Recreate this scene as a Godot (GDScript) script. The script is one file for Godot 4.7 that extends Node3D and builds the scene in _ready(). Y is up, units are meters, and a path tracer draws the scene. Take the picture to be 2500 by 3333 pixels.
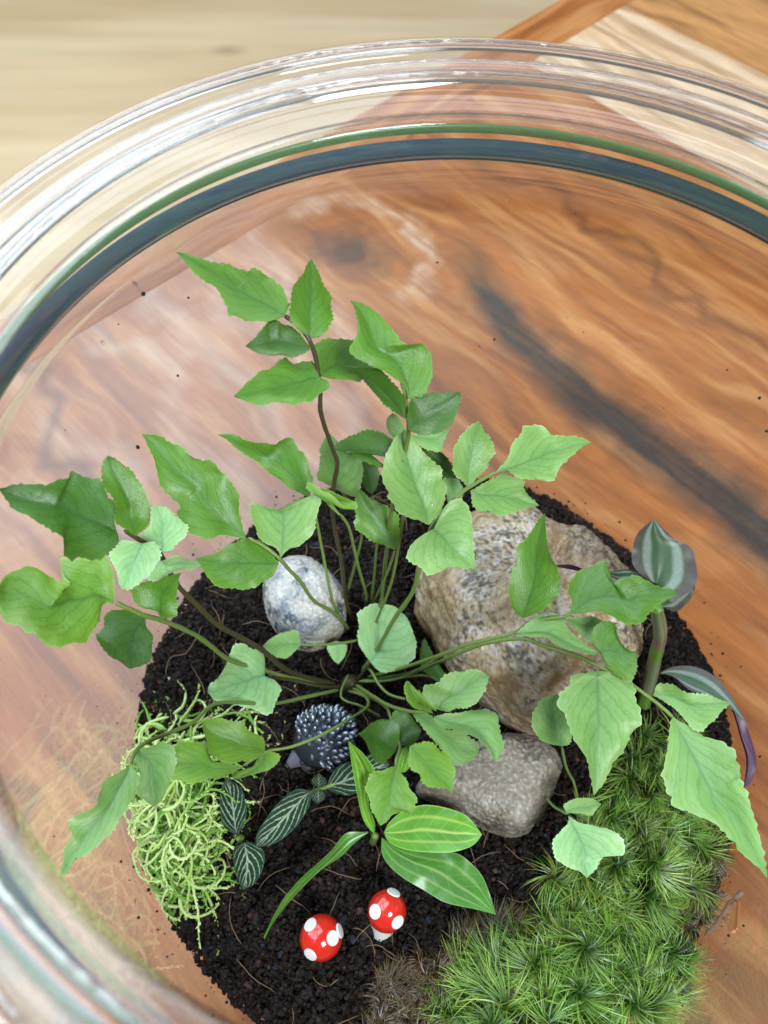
extends Node3D
# A planted glass jar on a wooden table, built in centimetres and scaled to metres.
const CM := 0.01
var M := {}
var taken := {}
var rng := RandomNumberGenerator.new()
var noise_a := FastNoiseLite.new()
var noise_b := FastNoiseLite.new()
var noise_c := FastNoiseLite.new()

# ---------------------------------------------------------------- helpers
func numbered(called: String) -> String:
	taken[called] = taken.get(called, -1) + 1
	return called if taken[called] == 0 else "%s_%03d" % [called, taken[called]]

func tag(o: Node3D, label := "", category := "", group := "", kind := "") -> Node3D:
	if label: o.set_meta("label", label)
	if category: o.set_meta("category", category)
	if group: o.set_meta("group", group)
	if kind: o.set_meta("kind", kind)
	return o

func thing(called: String, label: String, category: String, at := Vector3.ZERO, group := "") -> Node3D:
	var o := Node3D.new()
	o.name = numbered(called)
	add_child(o)
	o.position = at * CM
	return tag(o, label, category, group)

func origin_of(parent: Node) -> Vector3:
	var p := Vector3.ZERO
	while parent is Node3D and parent != self:
		p += (parent as Node3D).position
		parent = parent.get_parent()
	return p

func put(called: String, mesh: Mesh, mat: Material, parent: Node = self) -> MeshInstance3D:
	var o := MeshInstance3D.new()
	o.name = numbered(called) if parent == self else called
	o.mesh = mesh
	o.material_override = mat
	parent.add_child(o, true)
	return o

# a grid of points (cm) as a smooth mesh; wrap joins the last column to the first
class Grid:
	var P := PackedVector3Array()
	var UV := PackedVector2Array()
	var C := PackedColorArray()
	var I := PackedInt32Array()
	func quad(a: int, b: int, c: int, d: int) -> void:
		I.append_array([a, b, c, a, c, d])
	func rows(nu: int, nv: int, wrap := false, first := 0, flip := false) -> void:
		for j in nv - 1:
			for i in (nu if wrap else nu - 1):
				var k := (i + 1) % nu
				var a := first + j * nu + i
				var b := first + j * nu + k
				var c := first + (j + 1) * nu + k
				var d := first + (j + 1) * nu + i
				if flip: quad(a, d, c, b)
				else: quad(a, b, c, d)

func mesh_of(g: Grid, origin: Vector3, flat := false) -> ArrayMesh:
	var n := PackedVector3Array()
	n.resize(g.P.size())
	for k in range(0, g.I.size(), 3):
		var a := g.I[k]
		var b := g.I[k + 1]
		var c := g.I[k + 2]
		var f := (g.P[c] - g.P[a]).cross(g.P[b] - g.P[a])
		n[a] += f
		n[b] += f
		n[c] += f
	var v := PackedVector3Array()
	v.resize(g.P.size())
	for k in g.P.size():
		n[k] = n[k].normalized() if n[k].length_squared() > 1e-20 else Vector3.UP
		v[k] = g.P[k] * CM - origin
	var arr := []
	arr.resize(Mesh.ARRAY_MAX)
	arr[Mesh.ARRAY_VERTEX] = v
	if not flat: arr[Mesh.ARRAY_NORMAL] = n
	if g.UV.size() == v.size(): arr[Mesh.ARRAY_TEX_UV] = g.UV
	if g.C.size() == v.size(): arr[Mesh.ARRAY_COLOR] = g.C
	arr[Mesh.ARRAY_INDEX] = g.I
	var m := ArrayMesh.new()
	m.add_surface_from_arrays(Mesh.PRIMITIVE_TRIANGLES, arr)
	return m

func vecs(a: Array) -> PackedVector3Array:
	var v := PackedVector3Array()
	for k in range(0, a.size(), 3):
		v.append(Vector3(a[k], a[k + 1], a[k + 2]))
	return v

func smooth(p: PackedVector3Array, per := 6, closed := false) -> PackedVector3Array:
	var out := PackedVector3Array()
	var n := p.size()
	for i in (n if closed else n - 1):
		var a := p[(i - 1 + n) % n] if closed else p[maxi(i - 1, 0)]
		var b := p[i]
		var c := p[(i + 1) % n]
		var d := p[(i + 2) % n] if closed else p[mini(i + 2, n - 1)]
		for k in per:
			out.append(b.cubic_interpolate(c, a, d, float(k) / per))
	if not closed: out.append(p[n - 1])
	return out

func resample(p: PackedVector3Array, count: int) -> PackedVector3Array:
	var d := PackedFloat32Array([0.0])
	for i in p.size() - 1:
		d.append(d[i] + p[i].distance_to(p[i + 1]))
	var out := PackedVector3Array()
	var k := 0
	for i in count:
		var at := d[d.size() - 1] * i / (count - 1)
		while k < p.size() - 2 and d[k + 1] < at: k += 1
		var w := d[k + 1] - d[k]
		out.append(p[k].lerp(p[k + 1], clampf((at - d[k]) / w, 0, 1) if w > 1e-9 else 0.0))
	return out

# a tube along points (cm), its radius going from r0 to r1
func add_tube(g: Grid, path: PackedVector3Array, r0: float, r1: float, sides := 7, rough := 0.0, color := Color.WHITE) -> void:
	var first := g.P.size()
	var n := path.size()
	var side := Vector3.ZERO
	for i in n:
		var t := (path[mini(i + 1, n - 1)] - path[maxi(i - 1, 0)]).normalized()
		if side == Vector3.ZERO:
			side = t.cross(Vector3.RIGHT if absf(t.x) < 0.8 else Vector3.UP)
		side = (side - t * side.dot(t)).normalized()
		var up := t.cross(side)
		var w := float(i) / (n - 1)
		var r := lerpf(r0, r1, w)
		if i == 0 or i == n - 1: r *= 0.35
		for k in sides:
			var a := TAU * k / sides
			var q := r * (1.0 + rough * (rng.randf() - 0.5))
			g.P.append(path[i] + (side * cos(a) + up * sin(a)) * q)
			g.UV.append(Vector2(float(k) / sides, w))
			g.C.append(color)
	g.rows(sides, n, true, first, true)
	for e in [0, n - 1]:
		var c := g.P.size()
		g.P.append(path[e])
		g.UV.append(Vector2(0.5, 0))
		g.C.append(color)
		for k in sides:
			var a: int = first + e * sides + k
			var b: int = first + e * sides + (k + 1) % sides
			if e == 0: g.I.append_array([c, a, b])
			else: g.I.append_array([c, b, a])

func tube(called: String, parent: Node, mat: Material, path: PackedVector3Array, r0: float, r1: float, rough := 0.0) -> MeshInstance3D:
	var g := Grid.new()
	add_tube(g, smooth(path, 5), r0, r1, 8, rough)
	return put(called, mesh_of(g, origin_of(parent)), mat, parent)

# a leaf between two edges: ends = base and tip, then the points of both edges (cm)
func leaf(called: String, parent: Node, mat: Material, ends: Array, ea: Array, eb: Array, teeth := 0.034, fold := 0.0, ripple := 0.10, groove := 0.05, thick := 0.035) -> MeshInstance3D:
	var NT := 60
	var NS := 7
	var e := vecs(ends)
	var la := PackedVector3Array([e[0]])
	la.append_array(vecs(ea))
	la.append(e[1])
	var lb := PackedVector3Array([e[0]])
	lb.append_array(vecs(eb))
	lb.append(e[1])
	la = resample(smooth(la), NT)
	lb = resample(smooth(lb), NT)
	var mid := PackedVector3Array()
	for i in NT:
		mid.append((e[0].lerp(e[1], float(i) / (NT - 1))).lerp((la[i] + lb[i]) * 0.5, 0.6))
	var nrm := Vector3.ZERO
	for i in NT - 1:
		nrm += (mid[i + 1] - mid[i]).cross(la[i] - lb[i])
	nrm = nrm.normalized()
	if nrm.y < 0: nrm = -nrm
	var seed_at := rng.randf() * 100.0
	var length := e[0].distance_to(e[1])
	var g := Grid.new()
	var nu := NS * 2 + 1
	for layer in 2:
		for i in NT:
			var t := float(i) / (NT - 1)
			for k in nu:
				var s := float(k - NS) / NS
				var edge := la[i] if s < 0 else lb[i]
				var w := absf(s)
				var p := mid[i].lerp(edge, w)
				if k == 0 or k == nu - 1:
					var along := (la[i] if s < 0 else lb[i]) - mid[i]
					if along.length() > 0.05:
						if teeth > 0.0: p += along.normalized() * 0.17 * noise_b.get_noise_2d(t * length * 9.0 + seed_at, s * 9.0) * minf(1.0, along.length() * 1.5)
						var z := fposmod(i * 0.34 + (0.25 if s < 0 else 0.0), 1.0)
						p += along.normalized() * teeth * (z - 0.5 + 0.7 * (rng.randf() - 0.5) if layer == 0 else 0.0)
				var width := mid[i].distance_to(edge)
				var up := -groove * (1.0 - w) * (1.0 - w) * minf(1.0, width * 3.0) + fold * w * width
				up += ripple * w * w * sin(t * length * 3.1 + seed_at + s * 1.7) * minf(1.0, width * 2.0)
				up += 0.006 * sin((t - 0.4 * w) * length * 9.0) * w * (1.0 - w) * 4.0 * minf(1.0, width)
				up += 0.16 * noise_b.get_noise_3d(p.x * 3.0 + seed_at, p.z * 3.0, seed_at) * w * minf(1.0, width * 2.0)
				if layer == 1:
					if k == 0 or k == nu - 1: p = g.P[i * nu + k]
					else: p += nrm * (up - thick * minf(1.0, (1.0 - w) * 3.0 + 0.05))
				else:
					p += nrm * up
				g.P.append(p)
				g.UV.append(Vector2(0.5 + 0.5 * s, t))
	g.rows(nu, NT, false, 0)
	g.rows(nu, NT, false, nu * NT, true)
	# wind both sheets so that the first faces up
	var f := (g.P[g.I[2]] - g.P[g.I[0]])
	var face := Vector3.ZERO
	for k in range(0, g.I.size() / 2, 3):
		face += (g.P[g.I[k + 2]] - g.P[g.I[k]]).cross(g.P[g.I[k + 1]] - g.P[g.I[k]])
	if face.dot(nrm) < 0:
		for k in range(0, g.I.size(), 3):
			var q := g.I[k + 1]
			g.I[k + 1] = g.I[k + 2]
			g.I[k + 2] = q
	return put(called, mesh_of(g, origin_of(parent)), mat, parent)

func lathe(profile: Array, sides := 128, closed := false) -> Grid:   # [radius, height] pairs in cm
	var g := Grid.new()
	var n := profile.size() / 2
	for j in n + (1 if closed else 0):
		for i in sides:
			var a := TAU * i / sides
			var r: float = profile[(j % n) * 2]
			g.P.append(Vector3(cos(a) * r, profile[(j % n) * 2 + 1], sin(a) * r))
			g.UV.append(Vector2(float(i) / sides, float(j) / n))
	g.rows(sides, n + (1 if closed else 0), true)
	return g

func round_profile(p: Array, per := 5, closed := false) -> Array:
	var v := PackedVector3Array()
	for k in range(0, p.size(), 2): v.append(Vector3(p[k], p[k + 1], 0))
	var out := []
	for q in smooth(v, per, closed):
		out.append(q.x)
		out.append(q.y)
	return out

# ---------------------------------------------------------------- materials
func mat(color: Color, rough := 0.5, metal := 0.0) -> StandardMaterial3D:
	var m := StandardMaterial3D.new()
	m.albedo_color = color.linear_to_srgb()
	m.roughness = rough
	m.metallic = metal
	return m

func picture(w: int, h: int, paint: Callable) -> ImageTexture:   # paint(u, v) gives a linear colour
	var data := PackedByteArray()
	data.resize(w * h * 3)
	var at := 0
	for y in h:
		for x in w:
			var c: Color = paint.call((x + 0.5) / w, (y + 0.5) / h)
			c = c.linear_to_srgb()
			data[at] = clampi(int(c.r * 255.0 + 0.5), 0, 255)
			data[at + 1] = clampi(int(c.g * 255.0 + 0.5), 0, 255)
			data[at + 2] = clampi(int(c.b * 255.0 + 0.5), 0, 255)
			at += 3
	return ImageTexture.create_from_image(Image.create_from_data(w, h, false, Image.FORMAT_RGB8, data))

func bump_noise(freq: float, octaves := 4, side := 256) -> NoiseTexture2D:
	var n := FastNoiseLite.new()
	n.frequency = freq
	n.fractal_octaves = octaves
	n.seed = 11
	var t := NoiseTexture2D.new()
	t.width = side
	t.height = side
	t.seamless = true
	t.noise = n
	return t

func vein(u: float, v: float, count: float, slope: float, width: float, forks := true) -> float:   # 0 .. 1, how much of a vein lies here
	var s := absf(u - 0.5) * 2.0
	var wob := 0.05 * noise_a.get_noise_2d(u * 140.0, v * 140.0)
	var x := (v - slope * s - 0.10 * s * s) * count + wob * count * 0.6 + (0.35 if u > 0.5 else 0.0)
	var d := absf(fposmod(x, 1.0) - 0.5) / count
	var out := clampf(1.0 - d / (width * (1.1 - 0.5 * s)), 0, 1) * clampf((1.02 - s) * 6.0, 0, 1)
	# forks towards the margin
	if s > 0.35 and forks:
		var x2 := (v - (slope * 1.7) * s + 0.2) * count + wob * count
		var d2 := absf(fposmod(x2, 1.0) - 0.5) / count
		out = maxf(out, 0.7 * clampf(1.0 - d2 / (width * 0.8), 0, 1) * clampf((s - 0.35) * 5.0, 0, 1) * clampf((1.0 - s) * 6.0, 0, 1))
	var m := clampf(1.0 - absf(u - 0.5 + 0.015 * sin(v * 7.0)) / (width * 0.75 * (1.2 - v)), 0, 1)
	return maxf(out, m)

func fern_skin(u: float, v: float) -> Color:
	var n := noise_a.get_noise_2d(u * 220.0, v * 320.0) * 0.5 + 0.5
	var m := noise_b.get_noise_2d(u * 9.0, v * 12.0) * 0.5 + 0.5
	var fine := noise_c.get_noise_2d(u * 900.0, v * 1300.0)
	var c := Color(0.16, 0.335, 0.065).lerp(Color(0.30, 0.46, 0.13), m)
	c = c.lerp(Color(0.36, 0.50, 0.20), clampf(n * 0.5, 0, 1))
	c = c * (1.0 + 0.10 * fine)
	var d := vein(u, v, 7.0, 0.34, 0.022)
	c = c.lerp(Color(0.05, 0.14, 0.03), d * 0.42)
	var outer := absf(u - 0.5) * 2.0
	c = c.lerp(Color(0.14, 0.29, 0.09), clampf(1.0 - outer * 1.6, 0, 1) * 0.45)
	c = c.lerp(Color(0.40, 0.52, 0.17), clampf(outer - 0.55, 0, 1) * (0.4 + 0.6 * m))
	var mid := clampf(1.0 - absf(u - 0.5) / 0.045, 0, 1) * clampf(1.0 - v * 0.95, 0, 1)
	c = c.lerp(Color(0.05, 0.13, 0.06), mid * 0.55)
	var rim := clampf((absf(u - 0.5) * 2.0 - 0.955) * 30.0, 0, 1)
	return c.lerp(Color(0.55, 0.62, 0.33), rim * 0.55)

func spotted_skin(u: float, v: float) -> Color:   # brown flecks and one scar
	var c := fern_skin(u, v)
	for f in [[0.42, 0.84, 1.0], [0.40, 0.69, 1.2], [0.45, 0.80, 0.7], [0.36, 0.70, 0.7], [0.68, 0.62, 0.8], [0.82, 0.62, 1.0], [0.55, 0.88, 0.6], [0.6, 0.75, 0.5]]:
		var d: float = Vector2((u - f[0]) * 1.1, (v - f[1]) * 1.5).length() / (0.014 * f[2])
		c = c.lerp(Color(0.05, 0.05, 0.05), clampf(1.4 - d, 0, 1) * 0.85)
	var h := Vector2((u - 0.67) * 1.3, (v - 0.25) * 1.5).length()
	c = c.lerp(Color(0.20, 0.12, 0.06), clampf(1.0 - absf(h - 0.03) / 0.012, 0, 1))
	return c.lerp(Color(0.62, 0.55, 0.45), clampf((0.026 - h) * 90.0, 0, 1))

func fittonia_skin(u: float, v: float) -> Color:
	var fine := noise_c.get_noise_2d(u * 700.0, v * 900.0)
	var c := Color(0.012, 0.055, 0.024) * (1.0 + 0.5 * fine)
	var d := vein(u, v, 5.5, 0.40, 0.030, false)
	c = c.lerp(Color(0.50, 0.60, 0.40), clampf(d * 1.6, 0, 1) * 0.92)
	var m := clampf((0.038 - absf(u - 0.5)) * 70.0, 0, 1)
	c = c.lerp(Color(0.45, 0.56, 0.38), m * 0.9)
	var rim := clampf((absf(u - 0.5) * 2.0 - 0.93) * 20.0, 0, 1)
	return c.lerp(Color(0.05, 0.16, 0.08), rim)

func striped_skin(u: float, v: float) -> Color:
	var fine := noise_c.get_noise_2d(u * 500.0, v * 900.0)
	var m := noise_b.get_noise_2d(u * 8.0, v * 10.0)
	var c := Color(0.055, 0.20, 0.022) * (1.0 + 0.3 * fine + 0.25 * m)
	for at in [0.5, 0.24, 0.76]:
		var d := absf(u - at + 0.012 * sin(v * 9.0 + at * 20.0) + 0.02 * m)
		c = c.lerp(Color(0.33, 0.45, 0.14), clampf(1.0 - d / 0.05, 0, 1) * (0.6 if at == 0.5 else 0.42))
	var cross := absf(fposmod(v * 8.0 - absf(u - 0.5) * 3.0, 1.0) - 0.5)
	c = c.lerp(Color(0.24, 0.38, 0.10), clampf(1.0 - cross * 16.0, 0, 1) * 0.3)
	var rim := clampf((absf(u - 0.5) * 2.0 - 0.94) * 25.0, 0, 1)
	return c.lerp(Color(0.25, 0.42, 0.12), rim * 0.6)

func silver_skin(u: float, v: float) -> Color:
	var fine := noise_c.get_noise_2d(u * 1400.0, v * 260.0)
	var m := noise_b.get_noise_2d(u * 8.0, v * 8.0)
	var green := Color(0.045, 0.10, 0.04).lerp(Color(0.085, 0.05, 0.06), clampf(absf(u - 0.5) * 2.4 - 0.35, 0, 1))
	var band := clampf(1.0 - absf(absf(u - 0.5) - 0.24 + 0.02 * m) / 0.10, 0, 1)
	var c := green.lerp(Color(0.24, 0.30, 0.25), clampf(band * 1.7, 0, 1) * (0.8 + 0.35 * fine))
	return c * (1.0 + 0.2 * fine)

func wood(a: float, p: float, base: Color, dark: Color, pale: Color) -> Color:
	var warp := noise_b.get_noise_2d(a * 0.35, p * 0.9) * 1.0
	var ring := noise_a.get_noise_2d(a * 1.3, (p + warp * 0.7) * 14.0)
	var broad := noise_b.get_noise_2d(a * 0.40 + 40.0, (p + warp) * 3.4)
	var fibre := noise_c.get_noise_2d(a * 6.0, p * 110.0) + 0.8 * noise_a.get_noise_2d(a * 1.6 + 300.0, p * 75.0)
	var c := base.lerp(dark, clampf(0.32 + ring * 0.7, 0, 1) * 0.6)
	c = c.lerp(pale, clampf(broad * 1.9, 0, 1) * 0.55)
	c = c.lerp(dark * 0.7, clampf(-broad * 1.6 - 0.25, 0, 1) * 0.6)
	return c * (1.0 + 0.19 * fibre)

func table_skin(u: float, v: float) -> Color:   # u along the planks (a), v across them (p): the same place on the table as the vertex
	var a := lerpf(-24.0, 40.0, u)
	var p := lerpf(-34.0, 44.0, v)
	var base := Color(0.35, 0.115, 0.022)
	var dark := Color(0.13, 0.034, 0.008)
	var pale := Color(0.50, 0.24, 0.08)
	if p > 34.5:
		base = Color(0.50, 0.25, 0.09)
	elif p > 27.0:
		base = Color(0.62, 0.42, 0.24)
		pale = Color(0.75, 0.58, 0.40)
	var c := wood(a, p, base, dark, pale)
	# the dark heartwood streak and the knot beside it
	var w := noise_b.get_noise_2d(a * 1.1, 3.0) * 2.2
	var centre := 12.75 + 1.9 * clampf((-7.0 - a) / 5.0, 0, 1.2)
	var d := absf(p - centre - w * 0.2)
	var streak := clampf(1.35 - d / (0.85 + 0.03 * (a + 12.0) + 0.3 * noise_b.get_noise_2d(a * 2.0, p * 2.0)), 0, 1)
	streak *= clampf((a + 13.5) / 3.0, 0, 1)
	var fib := noise_a.get_noise_2d(a * 3.0, p * 40.0)
	c = c.lerp(Color(0.024, 0.018, 0.015) * (1.0 + 0.5 * fib), clampf(streak * (0.95 + 0.3 * fib), 0, 1))
	var k := Vector2((a + 16.0) * 0.85, p - 11.8).length() + noise_b.get_noise_2d(a * 2.0, p * 2.0) * 0.6
	c = c.lerp(Color(0.045, 0.018, 0.010), clampf(1.4 - k / 1.2, 0, 1) * 0.9)
	var halo := clampf(1.0 - absf(k - 2.9) / 0.6, 0, 1) * clampf(p - 11.0, 0, 1)
	c = c.lerp(Color(0.72, 0.58, 0.42), halo * (0.28 + 0.5 * fib))
	for q in [8.7, 6.6, 4.4, 2.0, -1.0]:  # milky reflections of the jar wall, painted into the wood as pale streaks
		var e := absf(p - q + (a + 15.0) * 0.14 - noise_b.get_noise_2d(a * 0.9, q * 3.0) * 1.3)
		c = c.lerp(Color(0.62, 0.47, 0.34), clampf(1.0 - e / 0.9, 0, 1) * clampf((-6.0 - a) / 4.0, 0, 1) * (0.26 + 0.3 * fib))
	for q in [-2.0, -9.5, 19.5]:
		var e := absf(p - q + noise_b.get_noise_2d(a * 0.8 + q, q) * 2.6)
		c = c.lerp(dark * 0.55, clampf(1.0 - e / 0.5, 0, 1) * 0.55)
	return c

func border_skin(u: float, v: float) -> Color:
	return wood(u * 60.0, v * 3.0 + 90.0, Color(0.36, 0.125, 0.028), Color(0.16, 0.045, 0.011), Color(0.50, 0.24, 0.09))

func floor_skin(u: float, v: float) -> Color:
	var a := u * 300.0
	var p := v * 300.0
	var broad := noise_b.get_noise_2d(a * 0.05, p * 0.35)
	var fibre := noise_a.get_noise_2d(a * 0.5, p * 6.0)
	var c := Color(0.60, 0.42, 0.23).lerp(Color(0.70, 0.53, 0.32), clampf(0.5 + broad, 0, 1)) * (1.0 + 0.10 * fibre)
	var k := Vector2((a - 128.0) * 0.5, p - 120.0).length()
	return c.lerp(Color(0.30, 0.19, 0.10), clampf(1.0 - k / 1.6, 0, 1) * 0.7)

func make_materials() -> void:
	noise_a.seed = 3
	noise_a.frequency = 0.05
	noise_a.fractal_octaves = 4
	noise_b.seed = 8
	noise_b.frequency = 0.25
	noise_b.fractal_octaves = 3
	noise_c.seed = 21
	noise_c.frequency = 0.1
	noise_c.fractal_octaves = 2
	var fern := picture(384, 512, fern_skin)
	var skin_bump := bump_noise(0.10)
	var tones := {"fern_deep": Color(0.45, 0.60, 0.30), "fern_mid": Color(0.62, 0.76, 0.42), "fern_pale": Color(0.86, 0.93, 0.86), "fern_yellow": Color(0.76, 0.86, 0.48), "fern_grey": Color(1.02, 1.08, 1.2)}
	for k in tones:
		var m := mat(tones[k], 0.44)
		m.albedo_color = tones[k]
		m.albedo_texture = fern
		m.heightmap_enabled = true
		m.heightmap_texture = skin_bump
		m.heightmap_scale = 0.004
		m.uv1_scale = Vector3(1, 1, 1)
		m.backlight_enabled = true
		m.backlight = Color(0.30, 0.42, 0.08)
		m.rim_enabled = true
		m.rim = 0.25
		M[k] = m
	var spotted: StandardMaterial3D = M.fern_pale.duplicate()
	spotted.albedo_texture = picture(384, 512, spotted_skin)
	M.fern_spotted = spotted
	M.stalk_green = mat(Color(0.15, 0.23, 0.05), 0.45)
	M.stalk_brown = mat(Color(0.055, 0.045, 0.018), 0.45)
	M.fittonia = mat(Color.WHITE, 0.45)
	M.fittonia.albedo_texture = picture(384, 384, fittonia_skin)
	M.fittonia.heightmap_enabled = true
	M.fittonia.heightmap_texture = skin_bump
	M.fittonia.heightmap_scale = 0.06
	M.striped = mat(Color.WHITE, 0.33)
	M.striped.albedo_texture = picture(256, 384, striped_skin)
	M.striped.backlight_enabled = true
	M.striped.backlight = Color(0.25, 0.35, 0.06)
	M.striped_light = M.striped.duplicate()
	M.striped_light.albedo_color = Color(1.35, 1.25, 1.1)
	M.silver = mat(Color.WHITE, 0.42)
	M.silver.albedo_texture = picture(256, 256, silver_skin)
	M.silver.metallic = 0.0
	M.purple = mat(Color(0.055, 0.008, 0.045), 0.4)
	M.trad_stem = mat(Color.WHITE, 0.4)
	M.trad_stem.albedo_texture = picture(16, 256, func(u, v): return Color(0.16, 0.19, 0.10).lerp(Color(0.10, 0.20, 0.03), clampf(sin(v * 14.0) + 0.2, 0, 1)).lerp(Color(0.20, 0.10, 0.09), clampf(1.0 - absf(v - 0.62) * 14.0, 0, 1)) * (1.0 + 0.3 * sin(u * 40.0)))
	var table := mat(Color.WHITE, 0.27)
	table.albedo_texture = picture(1300, 1500, table_skin)
	table.clearcoat_enabled = true
	table.clearcoat = 0.4
	table.clearcoat_roughness = 0.2
	M.table = table
	M.border = mat(Color.WHITE, 0.35)
	M.border.albedo_texture = picture(600, 64, border_skin)
	M.floor = mat(Color.WHITE, 0.5)
	M.floor.albedo_texture = picture(600, 600, floor_skin)
	var pane := mat(Color(0.9, 0.95, 0.95), 0.03)
	pane.transparency = BaseMaterial3D.TRANSPARENCY_ALPHA
	pane.albedo_color.a = 0.03
	pane.cull_mode = BaseMaterial3D.CULL_DISABLED
	M.pane = pane
	var solid := mat(Color(0.97, 0.99, 0.985), 0.02)
	solid.refraction_enabled = true
	solid.refraction_scale = 0.05
	solid.transparency = BaseMaterial3D.TRANSPARENCY_ALPHA
	solid.albedo_color.a = 0.0
	M.solid = solid
	var rough_glass: StandardMaterial3D = solid.duplicate()
	rough_glass.heightmap_enabled = true
	rough_glass.heightmap_texture = bump_noise(0.03, 2)
	rough_glass.heightmap_scale = 0.05
	rough_glass.uv1_triplanar = true
	rough_glass.uv1_scale = Vector3.ONE * 25.0
	M.rough_glass = rough_glass
	M.navy_reflection = mat(Color(0.003, 0.028, 0.058), 0.55)
	M.navy_reflection.metallic_specular = 0.25
	M.green_reflection = mat(Color(0.05, 0.15, 0.03), 0.25)
	M.stone = mat(Color.WHITE, 0.5)
	M.stone.vertex_color_use_as_albedo = true
	M.wet_stone = mat(Color.WHITE, 0.36)
	M.wet_stone.vertex_color_use_as_albedo = true
	M.soil = mat(Color.WHITE, 0.6)
	M.soil.metallic_specular = 0.3
	M.soil.vertex_color_use_as_albedo = true
	M.soil_speck = mat(Color(0.012, 0.009, 0.008), 0.7)
	M.pewter = mat(Color(0.33, 0.39, 0.46), 0.30, 0.9)
	M.pewter_dark = mat(Color(0.05, 0.06, 0.075), 0.4, 0.6)
	M.pewter_face = mat(Color(0.26, 0.25, 0.32), 0.38, 0.6)
	M.black = mat(Color(0.006, 0.006, 0.007), 0.25)
	M.red = mat(Color(0.66, 0.022, 0.012), 0.16)
	M.red.clearcoat_enabled = true
	M.red.clearcoat_roughness = 0.05
	M.white = mat(Color(0.80, 0.79, 0.74), 0.35)
	M.moss = mat(Color.WHITE, 0.36)
	M.moss.vertex_color_use_as_albedo = true
	M.moss.cull_mode = BaseMaterial3D.CULL_DISABLED
	M.moss.backlight_enabled = true
	M.moss.backlight = Color(0.25, 0.34, 0.06)
	M.twig = mat(Color(0.20, 0.11, 0.06), 0.7)
	M.bark = mat(Color(0.42, 0.16, 0.055), 0.6)
	M.fibre = mat(Color(0.20, 0.12, 0.065), 0.6)
	M.droplet = mat(Color(1, 1, 1), 0.02)
	M.droplet.transparency = BaseMaterial3D.TRANSPARENCY_ALPHA
	M.droplet.refraction_enabled = true
	M.droplet.refraction_scale = 0.033
	M.droplet.albedo_color.a = 0.0

# ---------------------------------------------------------------- ground of the jar
func soil_height(x: float, z: float) -> float:
	var r := Vector2(x, z).length()
	var h := 0.16 * noise_b.get_noise_2d(x * 1.2, z * 1.2) + 0.12 * noise_b.get_noise_2d(x * 4.0 + 50.0, z * 4.0)
	return h + 0.10 - 0.35 * clampf(r - 6.2, 0, 1)

func wall_radius(y: float) -> float:
	var pts := [[-2.6, 6.4], [-1.0, 6.9], [0.0, 7.05], [2.0, 7.28], [4.0, 7.5], [6.0, 7.66], [7.5, 7.66], [8.7, 7.32], [9.6, 6.66], [10.1, 6.15], [10.4, 5.88]]
	for k in pts.size() - 1:
		if y <= pts[k + 1][0]:
			return lerpf(pts[k][1], pts[k + 1][1], clampf((y - pts[k][0]) / (pts[k + 1][0] - pts[k][0]), 0, 1))
	return 5.85

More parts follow.
